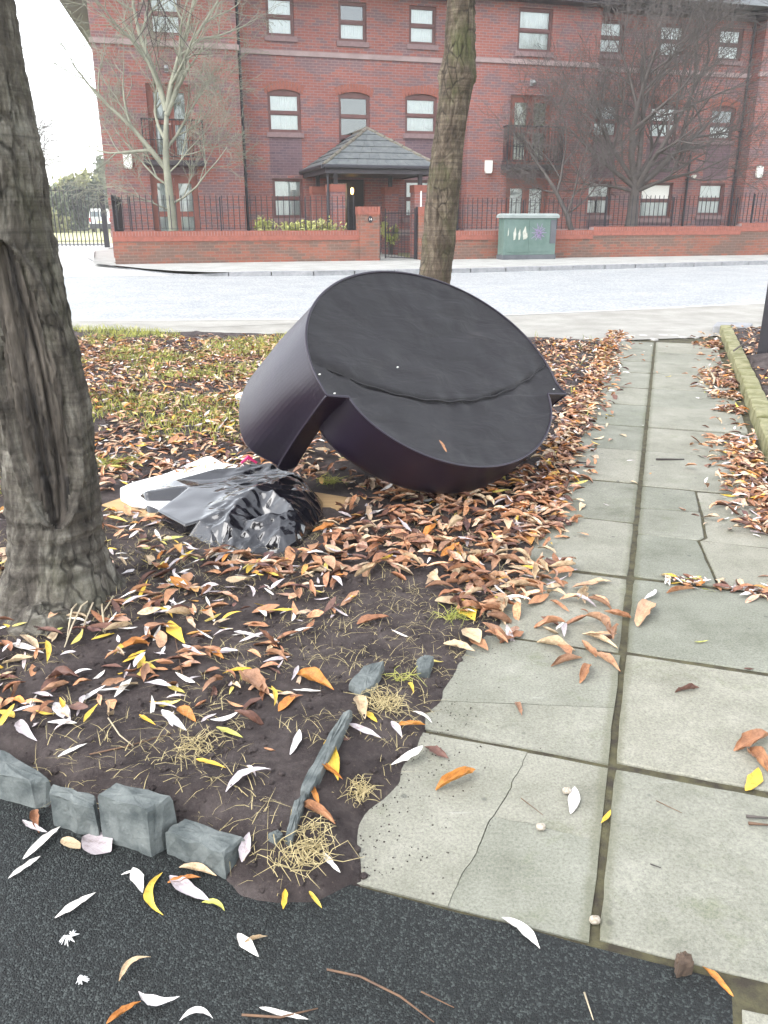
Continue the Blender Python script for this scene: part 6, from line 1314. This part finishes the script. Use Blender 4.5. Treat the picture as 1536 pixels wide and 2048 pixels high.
# ------------------------------------------------------------------ grass, straw, tufts, shoots, twigs
def blades(n, xf, h, w, lean, seed, zf):
    r = np.random.default_rng(seed); x, y = xf(n, r); n = len(x); z = zf(x, y); a = r.uniform(0, 6.283, n); H = r.uniform(*h, n); L = H * r.uniform(*lean, n)
    dx, dy = np.cos(a), np.sin(a); b = r.uniform(0, 6.283, n); wx, wy = np.cos(b) * w, np.sin(b) * w
    p0 = np.stack([x, y, z - 0.005], 1); p1 = np.stack([x + dx * L * .35, y + dy * L * .35, z + H * .65], 1); p2 = np.stack([x + dx * L, y + dy * L, z + H], 1); wv = np.stack([wx, wy, 0 * wx], 1)
    V = np.stack([p0 - wv, p0 + wv, p1 + wv * .8, p1 - wv * .8, p2 + wv * .15, p2 - wv * .15], 1).reshape(-1, 3); i = np.arange(n)[:, None] * 6
    return V, np.concatenate([i + [0, 1, 2, 3], i + [3, 2, 4, 5]])
def verge_xy(n, r):
    x = r.uniform(-5.5, 2.6, n); y = r.uniform(3.2, 9.6, n); ok = inside(SOIL, x, y) & (fbm(x, y, 1.7, 4) > 0.05) & (r.random(n) < np.clip((0.9 - x) / 1.5, 0.05, 1)) & ~((np.abs(x - 0.2) < 0.75) & (np.abs(y - 4.0) < 0.8)); return x[ok], y[ok]
m_grass = M('mossy yellow green grass', (0.20, 0.23, 0.04), (0.44, 0.42, 0.11), 7, 0.7)
V, F = blades(70000, verge_xy, (0.025, 0.07), 0.0024, (0.3, 1.3), 5, lambda x, y: ground_z(x, y) + 0.008)
tag(link('grass', npmesh('grass', V, F), m_grass), 'yellow green grass growing through the leaves on the verge', 'grass', kind='stuff')
def straw_xy(n, r):
    x = r.uniform(-1.6, 0.45, n); y = r.uniform(1.15, 3.4, n); ok = inside(SOIL, x, y) & (fbm(x, y, 3, 3) > -0.08); return x[ok], y[ok]
V, F = blades(8500, straw_xy, (0.002, 0.012), 0.0009, (1.5, 9), 6, lambda x, y: ground_z(x, y) + 0.006)
tag(link('straw_litter', npmesh('straw_litter', V, F), m_straw), 'fine dry straw and stalks strewn over the dark soil', 'straw', kind='stuff')
def tuft(x, y, rad, h, n, seed, label, m=None):
    p = G(x, y, 0.03); z = float(ground_z(p[0], p[1])); rr = random.Random(seed); mb = MB()
    for i in range(n):
        a = rr.uniform(0, 6.283); r = rad * rr.random() ** 0.6; q = Vector((p[0] + r * 0.5 * math.cos(a), p[1] + r * 0.5 * math.sin(a), z)); L = h * rr.uniform(0.5, 1.2); b = rr.uniform(0, 6.283)
        d = Vector((math.cos(b), math.sin(b), 0)); cv = rr.uniform(-0.9, 0.9); e = Vector((-d.y, d.x, 0)) * cv * L
        mb.tube([q, q + d * L * .3 + Vector((0, 0, L * rr.uniform(.1, .45))), q + d * L * .7 + e * .5 + Vector((0, 0, L * rr.uniform(.15, .6))), q + d * L * .8 + e * 1.4 + Vector((0, 0, L * rr.uniform(0.0, .35)))], [0.0010, 0.0009, 0.0008, 0.0004], 3, False)
    return tag(mb.build('grass_tuft', m or m_straw, None), label, 'grass tuft', 'dry grass tufts')
tuft(602, 1712, 0.12, 0.055, 120, 1, 'big straw coloured dry tuft at the edge of the tarmac'); tuft(770, 1412, 0.08, 0.05, 90, 2, 'dry straw tuft beside the slabs near the flat edging stone'); tuft(398, 1512, 0.11, 0.04, 75, 3, 'flattened straw tuft in the bed behind the setts'); tuft(712, 1580, 0.07, 0.04, 70, 4, 'small dry tuft between the long edging stone and the slabs')
tuft(230, 935, 0.09, 0.12, 70, 5, 'green grass tuft beside the trunk and the sack', m_grass); tuft(660, 968, 0.06, 0.06, 60, 6, 'green grass tuft between sack and sofa', m_grass); tuft(905, 1235, 0.04, 0.06, 40, 7, 'small green weed at the edge of the drift', m_grass); tuft(800, 1355, 0.03, 0.06, 16, 8, 'thin green weed beside the flat edging stone', m_grass)
mb = MB(); rr = random.Random(8)
for (x0, y0, x1, y1, hh) in ((232, 1195, 150, 1300, .10), (225, 1200, 120, 1320, .12), (215, 1205, 140, 1250, .10), (235, 1205, 190, 1260, .09), (205, 1210, 205, 1290, .08), (245, 1190, 165, 1215, .10), (330, 1180, 318, 1275, .02), (160, 1170, 225, 1185, .06), (50, 1275, 120, 1215, .05), (230, 1225, 200, 1300, .05), (180, 1215, 130, 1300, .12), (210, 1195, 160, 1235, .13)):
    a, b = Vector(G(x0, y0, 0.03)), Vector(G(x1, y1, 0.03)); m_ = (a + b) / 2 + Vector((rr.uniform(-.02, .02), rr.uniform(-.02, .02), hh * 0.6)); mb.tube([a, a.lerp(m_, .5) + Vector((0, 0, hh * .25)), m_, m_.lerp(b, .5) + Vector((0.006, 0, hh * .18)), b], [0.0035, 0.0034, 0.003, 0.0026, 0.0015], 5)
tag(mb.build('dead_shoots', m_stem, None, True), 'pale dead shoots arching at the foot of the leaning trunk', 'dead shoots')
def twig(pts, r, label, m=m_twig2, lift=0.003):
    w = []; 
    for (x, y) in pts: p = G(x, y); w.append((p[0], p[1], float(ground_z(p[0], p[1])) + r + lift))
    tag(MB().tube(w, [r] * (len(w) - 1) + [r * .5], 5).build('twig', m, None, True), label, 'twig', 'fallen twigs')
m_tw3 = M('reddish brown twig', (0.16, 0.09, 0.05), (0.10, 0.06, 0.04), 40, 0.7)
twig([(654, 1944), (720, 1958), (800, 1998), (868, 2050)], 0.0022, 'long brown twig curving across the tarmac', m_tw3); twig([(484, 2035), (560, 2040), (636, 2022)], 0.0022, 'brown twig under the white leaf at the bottom', m_tw3); twig([(186, 1556), (260, 1532), (350, 1500)], 0.002, 'straight brown twig in the bed behind the setts', m_tw3)
twig([(222, 1478), (245, 1515), (272, 1532)], 0.002, 'pale broken twig in the bed left of the straw tuft', m_stem); twig([(352, 1300), (368, 1380), (382, 1395)], 0.0015, 'thin red brown stalk standing in the bed', m_tw3); twig([(1042, 1600), (1086, 1634)], 0.0012, 'thin dark twig on the cracked slab', m_tw3); twig([(1312, 1605), (1364, 1630)], 0.0012, 'thin curved twig on the right hand slab', m_tw3)
twig([(842, 1988), (908, 2020)], 0.0016, 'short thin twig at the bottom of the tarmac', m_tw3); twig([(1168, 1990), (1186, 2045)], 0.0018, 'pale straight stick at the bottom edge', m_stem); twig([(1312, 922), (1368, 922)], 0.006, 'dark short stick on the far slabs', m_twigdark); twig([(1150, 928), (1172, 929)], 0.006, 'dark stick fragment on the left far slabs', m_twigdark); twig([(1300, 1732), (1322, 1740)], 0.0015, 'tiny dark twig on the near right slab', m_twigdark)
twig([(1463, 732), (1500, 700), (1540, 680)], 0.008, 'long branch lying in the bed by the post', m_twig2, 0.04); twig([(1414, 742), (1428, 765), (1426, 775)], 0.01, 'pale bent stick on the path by the kerb', m_stem, 0.02); twig([(1492, 1638), (1540, 1642)], 0.004, 'grey stick at the right edge of the slabs', m_twig2); twig([(1496, 1652), (1540, 1656)], 0.004, 'brown stick below the grey one at the right edge', m_tw3)
def fluff(x, y, r, lab, seed):
    p = G(x, y); rr = random.Random(seed); mb = MB()
    for i in range(30): a = rr.uniform(0, 6.283); L = r * rr.uniform(.3, 1.2); mb.tube([(p[0], p[1], 0.003), (p[0] + L * .5 * math.cos(a), p[1] + L * .5 * math.sin(a), 0.002 + 0.006 * rr.random()), (p[0] + L * math.cos(a + .4), p[1] + L * math.sin(a + .4), 0.0)], [0.0016, 0.0014, 0.0006], 3, False)
    tag(mb.build('feather', m_poly, None), lab, 'feather', 'white feathers on the tarmac')
fluff(140, 1876, 0.016, 'fluffy white feather on the tarmac, larger of two', 1); fluff(165, 1962, 0.010, 'tiny white feather lower on the tarmac', 2)
rr = random.Random(3)   # loose crumbs of earth on the slab edge
mb = MB()
for i in range(420):
    s0, t0 = rr.uniform(0.02, 1.15), -0.50 + abs(rr.gauss(0, 0.10)); p = P(s0, t0); r = rr.uniform(0.0012, 0.0045); r *= .38; mb.tube([(p[0], p[1], 0.0), (p[0] + r * .3, p[1], r), (p[0], p[1], r * 1.6)], [r * 1.2, r * rr.uniform(.8, 1.3), r * .3], 5)
for i in range(2400):
    x, y = rr.uniform(-1.4, 0.4), rr.uniform(1.2, 2.8); r = 0.0012 + 0.009 * rr.random() ** 3
    if not inside(SOIL, np.array([x]), np.array([y]))[0]: continue
    z = float(ground_z(x, y)); mb.tube([(x, y, z - r * .3), (x + r * .2, y, z + r * .5), (x, y + r * .2, z + r)], [r * 1.1, r * rr.uniform(.8, 1.2), r * .3], 5)
tag(mb.build('soil_crumbs', m_soil, None), 'small crumbs of dark earth on the bed and slab edge', 'soil', kind='stuff')

# ------------------------------------------------------------------ thin misty air over the whole place
hz = MB().box(-160, 160, -25, 190, -1.2, 13.0).mesh('haze'); hm = bpy.data.materials.new('pale mist'); hm.use_nodes = True; ht = hm.node_tree; ht.nodes.clear()
hv = ht.nodes.new('ShaderNodeVolumePrincipled'); ho_ = ht.nodes.new('ShaderNodeOutputMaterial'); hv.inputs['Density'].default_value = 0.0010; hv.inputs['Color'].default_value = (0.93, 0.94, 0.96, 1); ht.links.new(hv.outputs[0], ho_.inputs['Volume'])
tag(link('haze', hz, hm), 'thin pale mist in the air', 'haze', kind='stuff')
